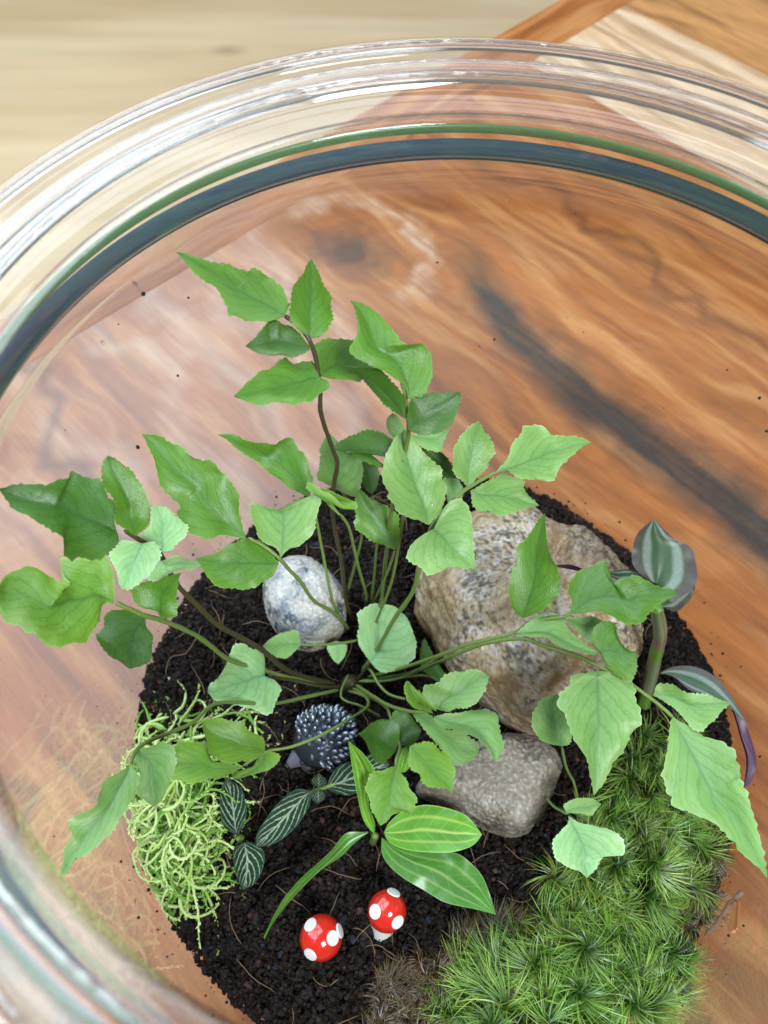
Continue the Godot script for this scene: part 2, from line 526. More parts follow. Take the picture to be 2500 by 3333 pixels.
func build_soil() -> void:
	var g := Grid.new()
	var nu := 420
	var nv := 150
	for j in nv:
		var q := pow(float(j) / (nv - 1), 0.8)
		for i in nu:
			var a := TAU * i / nu
			var edge := 6.90 + 0.22 * noise_b.get_noise_2d(cos(a) * 30.0, sin(a) * 30.0)
			var x := cos(a) * q * edge
			var z := sin(a) * q * edge
			var clod := noise_a.get_noise_2d(x * 55.0, z * 55.0)
			var h := soil_height(x, z) + 0.20 * clod + 0.12 * noise_c.get_noise_2d(x * 45.0, z * 45.0)
			g.P.append(Vector3(x, h, z))
			var tint := noise_b.get_noise_2d(x * 3.0 + 9.0, z * 3.0)
			var c := Color(0.009, 0.0065, 0.005).lerp(Color(0.022, 0.0135, 0.009), clampf(tint + 0.3 + clod * 0.6, 0, 1))
			g.C.append(c)
	for i in nu:   # the side of the soil against the glass
		var a := TAU * i / nu
		g.P.append(Vector3(cos(a) * 5.9, -2.5, sin(a) * 5.9))
		g.C.append(Color(0.012, 0.0095, 0.009))
	g.rows(nu, nv + 1, true, 0, true)
	var soil := put("soil", mesh_of(g, Vector3.ZERO), M.soil)
	tag(soil, "dark crumbly potting soil filling the base of the glass jar", "soil", "", "stuff")
	# loose crumbs
	var kinds := []
	for k in 4:
		kinds.append(crumb_mesh(k))
	for k in 4:
		var mm := MultiMesh.new()
		mm.transform_format = MultiMesh.TRANSFORM_3D
		mm.use_colors = true
		mm.mesh = kinds[k]
		mm.instance_count = 27000
		for i in mm.instance_count:
			var a := rng.randf() * TAU
			var r := 7.0 * sqrt(rng.randf())
			if i % 9 == 0: r = 6.75 + rng.randf() * 0.27
			var size := 0.011 + 0.07 * pow(rng.randf(), 5.5)
			var x := cos(a) * r
			var z := sin(a) * r
			var y := soil_height(x, z) + 0.06 + size * 0.2
			var b := Basis.from_euler(Vector3(rng.randf() * TAU, rng.randf() * TAU, rng.randf() * TAU)).scaled(Vector3.ONE * size * CM)
			mm.set_instance_transform(i, Transform3D(b, Vector3(x, y, z) * CM))
			var c := Color(0.0115, 0.0080, 0.0060)
			var pick := rng.randf()
			if pick > 0.975: c = Color(0.055, 0.025, 0.018)
			elif pick > 0.86: c = Color(0.020, 0.0125, 0.009)
			elif pick > 0.82: c = Color(0.012, 0.017, 0.024)
			mm.set_instance_color(i, c * (0.7 + rng.randf() * 0.8))
		var o := MultiMeshInstance3D.new()
		o.name = "soil_crumbs"
		o.multimesh = mm
		o.material_override = M.soil
		soil.add_child(o, true)
		o.set_meta("kind", "stuff")
	# fine dead roots lying on the soil
	var f := Grid.new()
	for i in 230:
		var a := rng.randf() * TAU
		var r := 6.7 * sqrt(rng.randf())
		var p := Vector3(cos(a) * r, 0, sin(a) * r)
		var dir := Vector3(rng.randf() - 0.5, 0, rng.randf() - 0.5).normalized()
		var path := PackedVector3Array()
		var bend := (rng.randf() - 0.5) * 0.5
		var lift := 0.12 + rng.randf() * 0.16
		for k in 9:
			path.append(Vector3(p.x, soil_height(p.x, p.z) + lift + 0.05 * sin(k * 1.1 + a), p.z))
			dir = dir.rotated(Vector3.UP, bend + (rng.randf() - 0.5) * 0.5)
			p += dir * (0.06 + 0.10 * rng.randf())
			if Vector2(p.x, p.z).length() > 6.8: break
		if path.size() > 3:
			add_tube(f, path, 0.012, 0.007, 4)
	var roots := put("root_fibres", mesh_of(f, Vector3.ZERO), M.fibre, soil)
	roots.set_meta("kind", "stuff")

func crumb_mesh(k: int) -> ArrayMesh:
	var g := Grid.new()
	var nu := 7
	var nv := 5
	for j in nv:
		var phi := PI * (float(j) / (nv - 1) - 0.5)
		for i in nu:
			var th := TAU * i / nu
			var d := Vector3(cos(phi) * cos(th), sin(phi), cos(phi) * sin(th))
			var q := 1.0 + (0.55 * (rng.randf() - 0.5) if j > 0 and j < nv - 1 else 0.0)
			g.P.append(d * q * Vector3(1.0, 0.75, 1.0 + 0.2 * k) * 100.0)
			g.C.append(Color.WHITE)
	g.rows(nu, nv, true)
	return mesh_of(g, Vector3.ZERO, true)

# a stone: its outline seen from above (x, z in cm), mid height, rise and drop
func stone(called: String, label: String, outline: Array, ymid: float, rise: float, drop: float, round_top: float, kind: int, material: Material) -> void:
	var ring := PackedVector3Array()
	for k in range(0, outline.size(), 2): ring.append(Vector3(outline[k], 0, outline[k + 1]))
	var c := Vector3.ZERO
	for p in ring: c += p
	c /= ring.size()
	ring = smooth(ring, 8, true)
	var polar := []
	for p in ring: polar.append(Vector2(fposmod(atan2(p.z - c.z, p.x - c.x), TAU), Vector2(p.x - c.x, p.z - c.z).length()))
	polar.sort_custom(func(a, b): return a.x < b.x)
	var nu := 400
	var nv := 200
	var g := Grid.new()
	var base := c + Vector3(0, ymid, 0)
	var k := 0
	for j in nv:
		var q := float(j) / (nv - 1) * 2.0 - 1.0
		var flat := maxf(cos(q * PI / 2), 0.0)
		var y := ymid + (rise if q > 0 else -drop) * sqrt(maxf(1.0 - pow(flat, 2.0 / round_top), 0.0))
		for i in nu:
			var th := TAU * i / nu
			var n0: int = polar.size()
			var lo := 0
			while lo < n0 - 1 and polar[lo + 1].x < th: lo += 1
			var pa: Vector2 = polar[lo]
			var pb: Vector2 = polar[(lo + 1) % n0]
			var span := fposmod(pb.x - pa.x, TAU)
			var r := lerpf(pa.y, pb.y, clampf(fposmod(th - pa.x, TAU) / maxf(span, 1e-5), 0, 1))
			var p := Vector3(c.x + cos(th) * r * flat, y, c.z + sin(th) * r * flat)
			var d := (p - base).normalized()
			var big := noise_b.get_noise_3d(p.x * 2.4, p.y * 2.4, p.z * 2.4)
			var mid := noise_a.get_noise_3d(p.x * 28.0, p.y * 28.0, p.z * 28.0)
			var fine := noise_c.get_noise_3d(p.x * 70.0, p.y * 70.0, p.z * 70.0)
			var rough: float = [0.18, 0.025, 0.11][kind]
			p += d * (rough * big * 0.9 + rough * 0.55 * mid + 0.022 * fine)
			g.P.append(p)
			g.C.append(stone_color(kind, p))
	g.rows(nu, nv, true)
	var o := put(called, mesh_of(g, Vector3.ZERO), material)
	tag(o, label, "stone", "stones on the soil")

func stone_color(kind: int, p: Vector3) -> Color:
	var a := noise_a.get_noise_3d(p.x * 70.0 + 7.0, p.y * 70.0, p.z * 70.0)
	var b := noise_b.get_noise_3d(p.x * 2.6, p.y * 2.6 + 31.0, p.z * 2.6)
	var c := noise_a.get_noise_3d(p.x * 160.0, p.y * 160.0 + 77.0, p.z * 160.0)
	var d := noise_c.get_noise_3d(p.x * 90.0, p.y * 90.0, p.z * 90.0 + 9.0)
	var col: Color
	if kind == 0:
		col = Color(0.42, 0.33, 0.195)
		col = col.lerp(Color(0.56, 0.52, 0.45), clampf(a * 3.0 + 0.15, 0, 1))
		col = col.lerp(Color(0.25, 0.135, 0.045), clampf(b * 2.4 + a * 2.2 + 0.12 + c * 1.4, 0, 1) * 0.8)
		col = col.lerp(Color(0.055, 0.05, 0.05), clampf(-b * 1.6 - 0.24 - c * 2.0 - a * 0.8, 0, 1) * 0.85)
		col = col.lerp(Color(0.07, 0.045, 0.03), clampf(d * 3.0 - 1.1, 0, 1) * 0.8)
	elif kind == 1:
		a = noise_a.get_noise_3d(p.x * 26.0, p.y * 26.0, p.z * 26.0)
		col = Color(0.46, 0.45, 0.41)
		col = col.lerp(Color(0.33, 0.24, 0.12), clampf(b * 2.0 - 0.1, 0, 1) * 0.6)
		col = col.lerp(Color(0.035, 0.045, 0.06), clampf(a * 4.6 - 0.75, 0, 1) * 0.9)
		col = col.lerp(Color(0.62, 0.61, 0.57), clampf(c * 3.4 - 0.4, 0, 1) * 0.8)
		col = col.lerp(Color(0.09, 0.12, 0.16), clampf(-b * 2.2 - 0.15 + d * 0.8, 0, 1) * 0.8)
	else:
		col = Color(0.225, 0.185, 0.135)
		col = col.lerp(Color(0.27, 0.245, 0.20), clampf(a * 2.4 + 0.2, 0, 1) * 0.8)
		col = col.lerp(Color(0.075, 0.06, 0.048), clampf(b * 2.6 + c * 1.6 - 0.1, 0, 1) * 0.8)
		col = col.lerp(Color(0.36, 0.35, 0.31), clampf(d * 2.8 - 0.6, 0, 1) * 0.6)
	return col * (1.0 + 0.25 * d)

# ---------------------------------------------------------------- moss
func blade(g: Grid, root: Vector3, dir: Vector3, length: float, width: float, curl: Vector3, low: Color, high: Color) -> void:
	var n := 8
	var first := g.P.size()
	var p := root
	var d := dir.normalized()
	var side := d.cross(Vector3.UP if absf(d.y) < 0.9 else Vector3.RIGHT).normalized()
	for i in n:
		var t := float(i) / (n - 1)
		var w := width * (1.0 - t * t) * 0.5 + 0.003
		g.P.append(p - side * w)
		g.P.append(p + side * w)
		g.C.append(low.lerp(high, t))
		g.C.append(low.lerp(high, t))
		d = (d + curl / n).normalized()
		p += d * length / (n - 1)
	for i in n - 1:
		var a := first + i * 2
		g.I.append_array([a, a + 1, a + 3, a, a + 3, a + 2])

func moss_tuft(kind: int, dead := false) -> ArrayMesh:
	var g := Grid.new()
	var sweep := Vector3(1, 0.1, 0) if kind > 0 else Vector3.ZERO
	for i in 100:
		var a := rng.randf() * TAU
		var out := Vector3(cos(a), 0, sin(a))
		var swirl := Vector3(-sin(a), 0, cos(a))
		var dir := out * (0.25 + 0.75 * rng.randf()) + Vector3.UP * (0.55 + 0.4 * rng.randf()) + sweep * 0.5
		var from := out * 0.07 * rng.randf() + Vector3.UP * 0.45 * rng.randf()
		var curl := out * 0.2 + swirl * (1.5 if kind % 2 else -1.3) * (0.5 + rng.randf()) - Vector3.UP * (0.3 + 0.6 * rng.randf()) + sweep * (0.6 + 0.8 * rng.randf())
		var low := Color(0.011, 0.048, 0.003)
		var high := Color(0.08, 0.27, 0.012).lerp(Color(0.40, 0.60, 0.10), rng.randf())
		var long := 0.55 + 0.45 * rng.randf()
		if dead or rng.randf() > 0.95:
			low = Color(0.03, 0.017, 0.008)
			high = Color(0.17, 0.085, 0.028).lerp(Color(0.075, 0.085, 0.015), rng.randf())
			if dead:
				long *= 0.8
				dir.y *= 0.35
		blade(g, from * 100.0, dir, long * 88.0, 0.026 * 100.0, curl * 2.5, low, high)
	return mesh_of(g, Vector3.ZERO)

func moss(called: String, label: String, outline: Array, count: int, dome: float, dead := false) -> void:
	var poly := PackedVector2Array()
	for k in range(0, outline.size(), 2): poly.append(Vector2(outline[k], outline[k + 1]))
	var box := Rect2(poly[0], Vector2.ZERO)
	for p in poly: box = box.expand(p)
	var mid := box.get_center()
	var o := thing(called, label, "moss", Vector3(mid.x, 0, mid.y), "")
	o.set_meta("kind", "stuff")
	# where the tufts stand
	var places := []
	var tries := 0
	var gap := 0.0 if dead else 0.66
	while places.size() < count:
		tries += 1
		if tries % 60 == 0: gap *= 0.96
		var p := box.position + Vector2(rng.randf(), rng.randf()) * box.size
		if not Geometry2D.is_point_in_polygon(p, poly): continue
		if places.all(func(q): return q.distance_to(p) > gap): places.append(p)
	var low := places.size()   # then low tufts, tinted dark: gap shade put into their colour
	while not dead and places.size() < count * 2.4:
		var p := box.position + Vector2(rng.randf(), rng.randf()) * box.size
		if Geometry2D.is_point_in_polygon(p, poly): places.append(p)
	var kinds := []
	for k in 5: kinds.append(moss_tuft(k, dead))
	for k in 5:
		var mm := MultiMesh.new()
		mm.transform_format = MultiMesh.TRANSFORM_3D
		mm.use_colors = true
		mm.mesh = kinds[k]
		mm.instance_count = places.size() / 5
		for i in mm.instance_count:
			var p: Vector2 = places[i * 5 + k]
			var inside := 9.0
			for e in poly.size():
				inside = minf(inside, p.distance_to(Geometry2D.get_closest_point_to_segment(p, poly[e], poly[(e + 1) % poly.size()])))
			var y := soil_height(p.x, p.y) + dome * clampf(inside / 0.9, 0, 1) * (0.55 + 0.9 * rng.randf())
			var turn := noise_b.get_noise_2d(p.x * 1.6 + 70.0, p.y * 1.6) * 5.0 + rng.randf() * 1.3
			var b := Basis(Vector3.UP, turn) * Basis(Vector3.RIGHT, (rng.randf() - 0.5) * 0.6)
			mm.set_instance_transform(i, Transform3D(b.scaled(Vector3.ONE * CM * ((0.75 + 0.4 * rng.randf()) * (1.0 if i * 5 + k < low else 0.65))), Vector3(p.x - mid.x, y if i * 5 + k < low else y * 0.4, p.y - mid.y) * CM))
			var top_tuft := i * 5 + k < low
			var tint := 0.85 + 0.5 * rng.randf() if top_tuft or dead else 0.12 + 0.2 * rng.randf()  # low tufts get a dark tint in place of shade
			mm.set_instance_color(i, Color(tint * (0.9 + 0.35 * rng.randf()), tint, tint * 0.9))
		var c := MultiMeshInstance3D.new()
		c.name = "moss_tufts"
		c.multimesh = mm
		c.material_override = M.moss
		o.add_child(c, true)
		c.set_meta("kind", "stuff")

func sphagnum(called: String, label: String, outline: Array, count: int, dome: float) -> void:
	var poly := PackedVector2Array()
	for k in range(0, outline.size(), 2): poly.append(Vector2(outline[k], outline[k + 1]))
	var box := Rect2(poly[0], Vector2.ZERO)
	for p in poly: box = box.expand(p)
	var g := Grid.new()
	var made := 0
	while made < count:
		var q := box.position + Vector2(rng.randf(), rng.randf()) * box.size
		if not Geometry2D.is_point_in_polygon(q, poly): continue
		made += 1
		var inside := 9.0
		for e in poly.size():
			inside = minf(inside, q.distance_to(Geometry2D.get_closest_point_to_segment(q, poly[e], poly[(e + 1) % poly.size()])))
		var top := soil_height(q.x, q.y) + 0.1 + dome * clampf(inside / 0.6, 0, 1) * rng.randf()
		var p := Vector3(q.x, top, q.y)
		var d := Vector3(rng.randf() - 0.5, 0.2 * (rng.randf() - 0.4), rng.randf() - 0.5).normalized()
		var bend := (rng.randf() - 0.5) * 0.9
		var path := PackedVector3Array()
		var n := 9 + rng.randi() % 8
		for k in n:
			path.append(p)
			d = d.rotated(Vector3.UP, bend + (rng.randf() - 0.5) * 0.5)
			d.y -= 0.09
			d = d.normalized()
			p += d * 0.13
			p.y = maxf(p.y, soil_height(p.x, p.z) + 0.05)
			var r := Vector2(p.x, p.z).length()
			if r > 6.95: p *= Vector3(6.95 / r, 1, 6.95 / r)
		var tone := Color(0.36, 0.55, 0.11).lerp(Color(0.60, 0.74, 0.30), rng.randf())
		if rng.randf() > 0.7: tone = Color(0.17, 0.36, 0.045)
		add_tube(g, path, 0.028 + 0.018 * rng.randf(), 0.011, 6, 0.3, tone)
		# the small scale leaves along each strand
		for k in range(1, path.size() - 1):
			for s in 2:
				var out := Vector3(rng.randf() - 0.5, rng.randf() * 0.6, rng.randf() - 0.5).normalized()
				blade(g, path[k] + (path[k + 1] - path[k]) * rng.randf(), (path[k + 1] - path[k]).normalized() + out * 0.8, 0.075, 0.03, Vector3.ZERO, tone, tone * 1.15)
				while g.UV.size() < g.P.size(): g.UV.append(Vector2.ZERO)
	var o := put(called, mesh_of(g, Vector3.ZERO), M.moss)
	tag(o, label, "moss", "", "stuff")

# ---------------------------------------------------------------- small figures
func ball(center: Vector3, size: Vector3, nu := 32, nv := 18) -> Grid:
	var g := Grid.new()
	for j in nv:
		var phi := PI * (float(j) / (nv - 1) - 0.5)
		for i in nu:
			var th := TAU * i / nu
			g.P.append(center + Vector3(cos(phi) * cos(th), sin(phi), cos(phi) * sin(th)) * size)
	g.rows(nu, nv, true)
	return g

func mushroom(label: String, at: Vector3, lean: Vector3, spots: Array, radius: float, squash: float) -> void:
	# at: centre of the cap; lean: direction from stalk to cap
	var foot := at - lean.normalized() * (at.y + 0.1) / maxf(lean.normalized().y, 0.3)
	var t := thing("toy_mushroom", label, "toy mushroom", foot, "toy toadstools on the soil")
	var axis := lean.normalized()
	var turn := Basis(Quaternion(Vector3.UP, axis))
	var cap := Grid.new()
	var prof := []
	for k in 25:   # cap: a fat dome that turns under to a flat gill side
		var q := float(k) / 24.0
		var ang := lerpf(-0.75, PI / 2, q)
		prof.append(cos(ang) * radius)
		prof.append(sin(ang) * radius * squash)
	prof = [0.0, sin(-0.75) * radius * squash] + prof
	cap = lathe(prof, 64)
	for k in cap.P.size(): cap.P[k] = turn * cap.P[k] + at
	put("cap", mesh_of(cap, origin_of(t)), M.red, t)
	tube("stalk", t, M.white, PackedVector3Array([foot - axis * 0.1, at - axis * radius * 0.9, at - axis * radius * squash * 0.55]), radius * 0.62, radius * 0.66)
	for s in spots:
		var d: Vector3 = (s as Vector3).normalized()
		var spot := lathe([0.132, -0.04, 0.140, 0.010, 0.126, 0.022, 0.106, 0.011, 0.0, 0.009], 28)
		var b := Basis(Quaternion(Vector3.UP, d))
		var local := turn.inverse() * d
		var reach := 1.0 / sqrt((local.x * local.x + local.z * local.z) / (radius * radius) + local.y * local.y / (radius * radius * squash * squash))
		for k in spot.P.size():
			var flat := spot.P[k]
			var sag := (flat.x * flat.x + flat.z * flat.z) / (2.0 * radius)
			spot.P[k] = b * (flat - Vector3(0, sag, 0)) + at + d * (reach + 0.006)
		put("spot", mesh_of(spot, origin_of(t)), M.white, t)

func hedgehog(at: Vector3, facing: float) -> void:
	var t := thing("hedgehog_figurine", "small pewter grey hedgehog figurine covered in knobbly spines", "figurine", at)
	var turn := Basis(Vector3.UP, facing)   # snout towards +x before the turn
	var size := Vector3(0.70, 0.58, 0.60)
	var body := ball(Vector3(0, 0.42, 0), size, 40, 22)
	for k in body.P.size(): body.P[k] = turn * body.P[k] + at
	put("body", mesh_of(body, origin_of(t)), M.pewter_dark, t)
	var face := Grid.new()
	var nu := 24
	for j in 12:
		var q := float(j) / 11.0
		var r := lerpf(0.42, 0.07, pow(q, 0.8)) if j < 11 else 0.0
		for i in nu:
			var a := TAU * i / nu
			face.P.append(turn * Vector3(0.38 + q * 0.60, 0.42 - 0.14 * q + sin(a) * r, cos(a) * r) + at)
	face.rows(nu, 12, true)
	put("face", mesh_of(face, origin_of(t)), M.pewter_face, t)
	var nose := ball(turn * Vector3(0.97, 0.29, 0) + at, Vector3.ONE * 0.065, 14, 8)
	put("nose", mesh_of(nose, origin_of(t)), M.black, t)
	for s in [-1, 1]:
		var eye := ball(turn * Vector3(0.66, 0.56, 0.20 * s) + at, Vector3.ONE * 0.055, 14, 8)
		put("eye", mesh_of(eye, origin_of(t)), M.black, t)
		var ear := ball(turn * Vector3(0.42, 0.74, 0.26 * s) + at, Vector3(0.05, 0.10, 0.09), 14, 8)
		put("ear", mesh_of(ear, origin_of(t)), M.pewter_face, t)
		var foot := ball(turn * Vector3(0.55, 0.06, 0.26 * s) + at, Vector3(0.16, 0.07, 0.10), 14, 8)
		put("foot", mesh_of(foot, origin_of(t)), M.pewter_face, t)
	var shape := lathe([0.0, -0.06, 0.066, -0.04, 0.074, 0.03, 0.060, 0.11, 0.030, 0.155, 0.0, 0.168], 8)
	var m := mesh_of(shape, Vector3.ZERO)
	var n := 230
	for i in n:
		var y := 1.0 - 2.0 * (i + 0.5) / n
		var r := sqrt(1.0 - y * y)
		var a := i * 2.39996
		var d := Vector3(cos(a) * r, y, sin(a) * r)
		if y < -0.22 or d.x > 0.5 and y < 0.80: continue
		var o := put("spine", m, M.pewter, t)
		d = (d + Vector3(rng.randf() - 0.5, rng.randf() - 0.5, rng.randf() - 0.5) * 0.09).normalized()
		var p := Vector3(0, 0.42, 0) + d * size
		var out := (d / size).normalized()
		out = (out + Vector3(-0.45 + 0.5 * (rng.randf() - 0.5), 0.1, 0.5 * (rng.randf() - 0.5))).normalized()
		o.transform = Transform3D(turn * Basis(Quaternion(Vector3.UP, out)).scaled(Vector3.ONE * (0.7 + 0.5 * rng.randf())), (turn * p) * CM)

# ---------------------------------------------------------------- the plants' shared parts
var plant: Node3D
var stalk_now: Node3D
func frond(color: String, r0: float, r1: float, path: Array) -> void:
	stalk_now = tube("frond", plant, M["stalk_" + color], vecs(path), r0 * 0.72, r1 * 0.75, 0.25)

func pinna(tone: String, ends: Array, ea: Array, eb: Array) -> void:
	leaf("leaf", stalk_now, M["fern_" + tone], ends, ea, eb)

func blade_of(mat_name: String, ends: Array, ea: Array, eb: Array, fold := 0.0) -> MeshInstance3D:
	return leaf("leaf", plant, M[mat_name], ends, ea, eb, 0.0, fold, 0.03, 0.05, 0.045)

# ---------------------------------------------------------------- the scene
func _ready() -> void:
	rng.seed = 4711
	# camera
	var cam := Camera3D.new()
	cam.name = "camera"
	cam.near = 0.01
	cam.far = 20.0
	var lens := CameraAttributesPhysical.new()
	lens.frustum_focal_length = 18.03
	lens.frustum_near = 0.01
	lens.frustum_far = 20.0
	lens.frustum_focus_distance = 0.142
	lens.exposure_aperture = 17.0
	cam.attributes = lens
	add_child(cam)
	cam.position = Vector3(-1.13, 18.2, 4.84) * CM
	cam.rotation_degrees = Vector3(-60, 0, 0)
	cam.fov = 67.3
	cam.current = true
	print("fov ", cam.fov, " exposure ", lens.exposure_multiplier)
	# the light of the room, a window, and an added fill lamp
	var around := WorldEnvironment.new()
	around.name = "room_light"
	var e := Environment.new()
	e.background_mode = Environment.BG_COLOR
	e.background_color = Color(0.67, 0.63, 0.60)
	e.background_energy_multiplier = 0.24
	e.tonemap_mode = Environment.TONE_MAPPER_LINEAR
	e.tonemap_exposure = 1.02
	e.sdfgi_enabled = true
	e.ssao_enabled = true
	e.ssil_enabled = true
	around.environment = e
	add_child(around)
	area_lamp("window_and_fill", Vector3(-62, 92, -52), Vector2(1.5, 1.5), 3.6, Color(0.86, 0.93, 1.0))
	area_lamp("window_and_fill", Vector3(38, 108, 72), Vector2(0.4, 0.4), 2.5, Color(0.95, 0.98, 1.0))  # added fill lamp behind the camera to brighten the leaves
	make_materials()

	# the floor and the table
	var fl := Grid.new()
	for j in 2:
		for i in 2:
			fl.P.append(Vector3(-150 + 300 * i, -40, -220 + 300 * j))
			fl.UV.append(Vector2(i, j))
	fl.rows(2, 2)
	tag(put("floor", mesh_of(fl, Vector3.ZERO), M.floor), "", "", "", "structure")
	var table := thing("wooden_table", "orange brown wooden table of glossy planks under the glass jar", "table", Vector3(0, -3.4, 0))
	var seams := [-34.0, 27.0, 34.5, 44.0]
	for k in seams.size() - 1:
		plank("plank", table, -19.75, 40.0, seams[k] + 0.02, seams[k + 1] - 0.02, M.table, false)
	plank("border_plank", table, -22.4, -19.755, -34.0, 44.0, M.border, true)

	# the jar
	var jar := thing("glass_jar", "round clear glass jar with a thick rolled rim and planted inside", "jar", Vector3(0, -3.3, 0))
	var inner := round_profile([0.0, -2.6, 3.0, -2.6, 5.6, -2.55, 6.4, -2.1, 6.9, -1.0, 7.05, 0.0, 7.28, 2.0, 7.5, 4.0, 7.66, 6.0, 7.66, 7.5, 7.32, 8.7, 6.66, 9.6, 6.15, 10.1, 5.88, 10.4, 5.8, 10.75, 5.76, 11.3], 4)
	var outer := round_profile([5.98, 11.3, 6.02, 10.75, 6.10, 10.5, 6.36, 10.25, 6.86, 9.8, 7.56, 8.9, 7.94, 7.65, 7.95, 6.05, 7.8, 3.95, 7.57, 1.9, 7.34, -0.1, 7.2, -1.1, 6.7, -2.4, 5.8, -3.2, 4.6, -3.3, 0.0, -3.3], 4)
	var wall := PackedVector2Array()
	for k in range(0, inner.size() + outer.size(), 2):
		var both: Array = inner + outer
		wall.append(Vector2(both[k], both[k + 1]))
	wall.reverse()
	var around_wall := []
	for q in wall: around_wall.append_array([q.x, q.y])
	put("bowl", mesh_of(lathe(around_wall, 192), origin_of(jar)), M.pane, jar)
	var rim := round_profile([5.77, 11.32, 5.98, 11.32, 6.25, 11.4, 6.6, 11.43, 6.95, 11.45, 7.1, 11.6, 7.08, 11.76, 6.97, 11.84, 6.84, 11.80, 6.72, 11.86, 6.58, 11.80, 6.46, 11.76, 6.34, 11.82, 6.24, 11.90, 6.12, 11.86, 6.0, 11.91, 5.86, 11.85, 5.76, 11.7, 5.75, 11.5], 5, true)
	put("rim", mesh_of(lathe(rim, 256, true), origin_of(jar)), M.pane, jar)
	for bead in [[6.97, 11.70, 0.06, 0.05], [6.52, 11.60, 0.05, 0.04], [6.10, 11.74, 0.09, 0.07]]:
		put("rim_bead", mesh_of(ring_of(bead[0], bead[1], bead[2], bead[3]), origin_of(jar)), M.solid, jar)
	for bead in [[6.84, 11.86, 0.022], [6.36, 11.85, 0.02], [5.93, 11.92, 0.028]]:
		put("frosted_bead", mesh_of(ring_of(bead[0], bead[1], bead[2], bead[2]), origin_of(jar)), M.rough_glass, jar)
	put("dark_reflection_ring", mesh_of(ring_of(6.31, 10.47, 0.14, 0.165), origin_of(jar)), M.navy_reflection, jar)  # dark reflection in the neck glass, built as an opaque navy ring
	put("green_reflection_ring", mesh_of(ring_of(6.16, 10.93, 0.05, 0.075), origin_of(jar)), M.green_reflection, jar)  # green reflection at the glass edge, built as a coloured ring

	build_soil()
	glass_specks(jar)
	stone("quartz_stone", "largest stone, pale speckled quartz with ochre and grey stains", [-0.38, -2.66, -0.15, -3.59, 0.69, -4.44, 1.43, -4.95, 2.2, -5.01, 3.09, -4.44, 4.18, -3.85, 4.72, -2.9, 4.78, -1.6, 4.5, -0.82, 3.43, 0.04, 2.34, 0.57, 1.56, 0.2, 0.66, -0.49, 0.02, -1.6], 1.1, 1.9, 1.6, 0.62, 0, M.wet_stone)
	stone("round_pebble", "round white pebble with blue black specks behind the fern stems", [-4.09, -2.75, -4, -3.37, -3.56, -3.78, -3.04, -3.78, -2.57, -3.5, -2.17, -2.99, -2.06, -2.44, -2.17, -1.91, -2.66, -1.58, -3.21, -1.58, -3.79, -2.02], 0.75, 0.95, 1.1, 0.55, 1, M.wet_stone)
	stone("flat_stone", "flat grey brown stone lying in front of the large quartz stone", [-0.4, 1.78, -0.31, 1.49, 0.27, 1.04, 1.07, 0.64, 1.91, 0.51, 2.62, 0.79, 2.81, 1.19, 2.63, 1.63, 2.21, 2.3, 1.83, 2.63, 1.39, 2.58, 0.76, 2.35, -0.02, 1.97], 0.5, 1.0, 0.9, 0.5, 2, M.stone)
	plant = thing("fern", "green holly fern with many serrated leaves on wiry stalks", "fern", Vector3(-1.9, 0.1, -0.8))
	put("crown", mesh_of(ball(Vector3(-1.9, 0.15, -0.8), Vector3(0.28, 0.3, 0.25), 18, 10), origin_of(plant)), M.stalk_brown, plant)
	frond("brown", 0.07, 0.045, [-1.86, 0.4, -2.3, -2.04, 1.2, -2.54, -2.08, 2.8, -2.78, -2.18, 4.4, -2.97, -2.1, 5.6, -3.01, -1.99, 6.4, -3, -2.05, 6.9, -2.99, -2.19, 7.8, -3.06, -2.18, 8.2, -3.19, -2.2, 8.6, -3.39, -2.3, 9, -3.59, -2.51, 9.2, -3.77, -2.69, 9.3, -3.85])
	pinna("mid", [-2.67, 9.35, -3.8, -4.41, 9.75, -4.78], [-2.64, 9.39, -3.92, -2.64, 9.44, -4.07, -2.85, 9.53, -4.32, -3.01, 9.58, -4.43, -3.2, 9.62, -4.49, -3.23, 9.63, -4.43, -3.58, 9.7, -4.56, -3.75, 9.72, -4.57, -4.23, 9.75, -4.74], [-2.87, 9.35, -3.69, -3.09, 9.37, -3.7, -3.29, 9.39, -3.67, -3.52, 9.42, -3.76, -3.56, 9.43, -3.88, -3.77, 9.5, -4.23, -3.94, 9.55, -4.34, -4.17, 9.63, -4.52, -4.33, 9.71, -4.7])
	pinna("mid", [-2.3, 9.05, -3.62, -2.27, 9.7, -4.68], [-2.5, 9.26, -3.66, -2.62, 9.42, -3.8, -2.62, 9.53, -3.98, -2.57, 9.59, -4.13, -2.41, 9.67, -4.36, -2.35, 9.69, -4.54], [-2.12, 9.06, -3.63, -2, 9.1, -3.81, -1.93, 9.16, -4.04, -1.91, 9.21, -4.18, -2, 9.33, -4.41, -2.07, 9.39, -4.45, -2.12, 9.48, -4.56, -2.2, 9.58, -4.62])
	pinna("deep", [-2.29, 8.95, -3.52, -3.29, 9.1, -3.41], [-2.44, 9.03, -3.68, -2.61, 9.09, -3.84, -2.76, 9.12, -3.89, -2.84, 9.13, -3.93, -2.95, 9.14, -3.86, -3.01, 9.14, -3.75, -3.12, 9.13, -3.59], [-2.31, 8.94, -3.46, -2.52, 8.91, -3.36, -2.72, 8.92, -3.36, -2.89, 8.94, -3.34, -3.12, 9.01, -3.35])
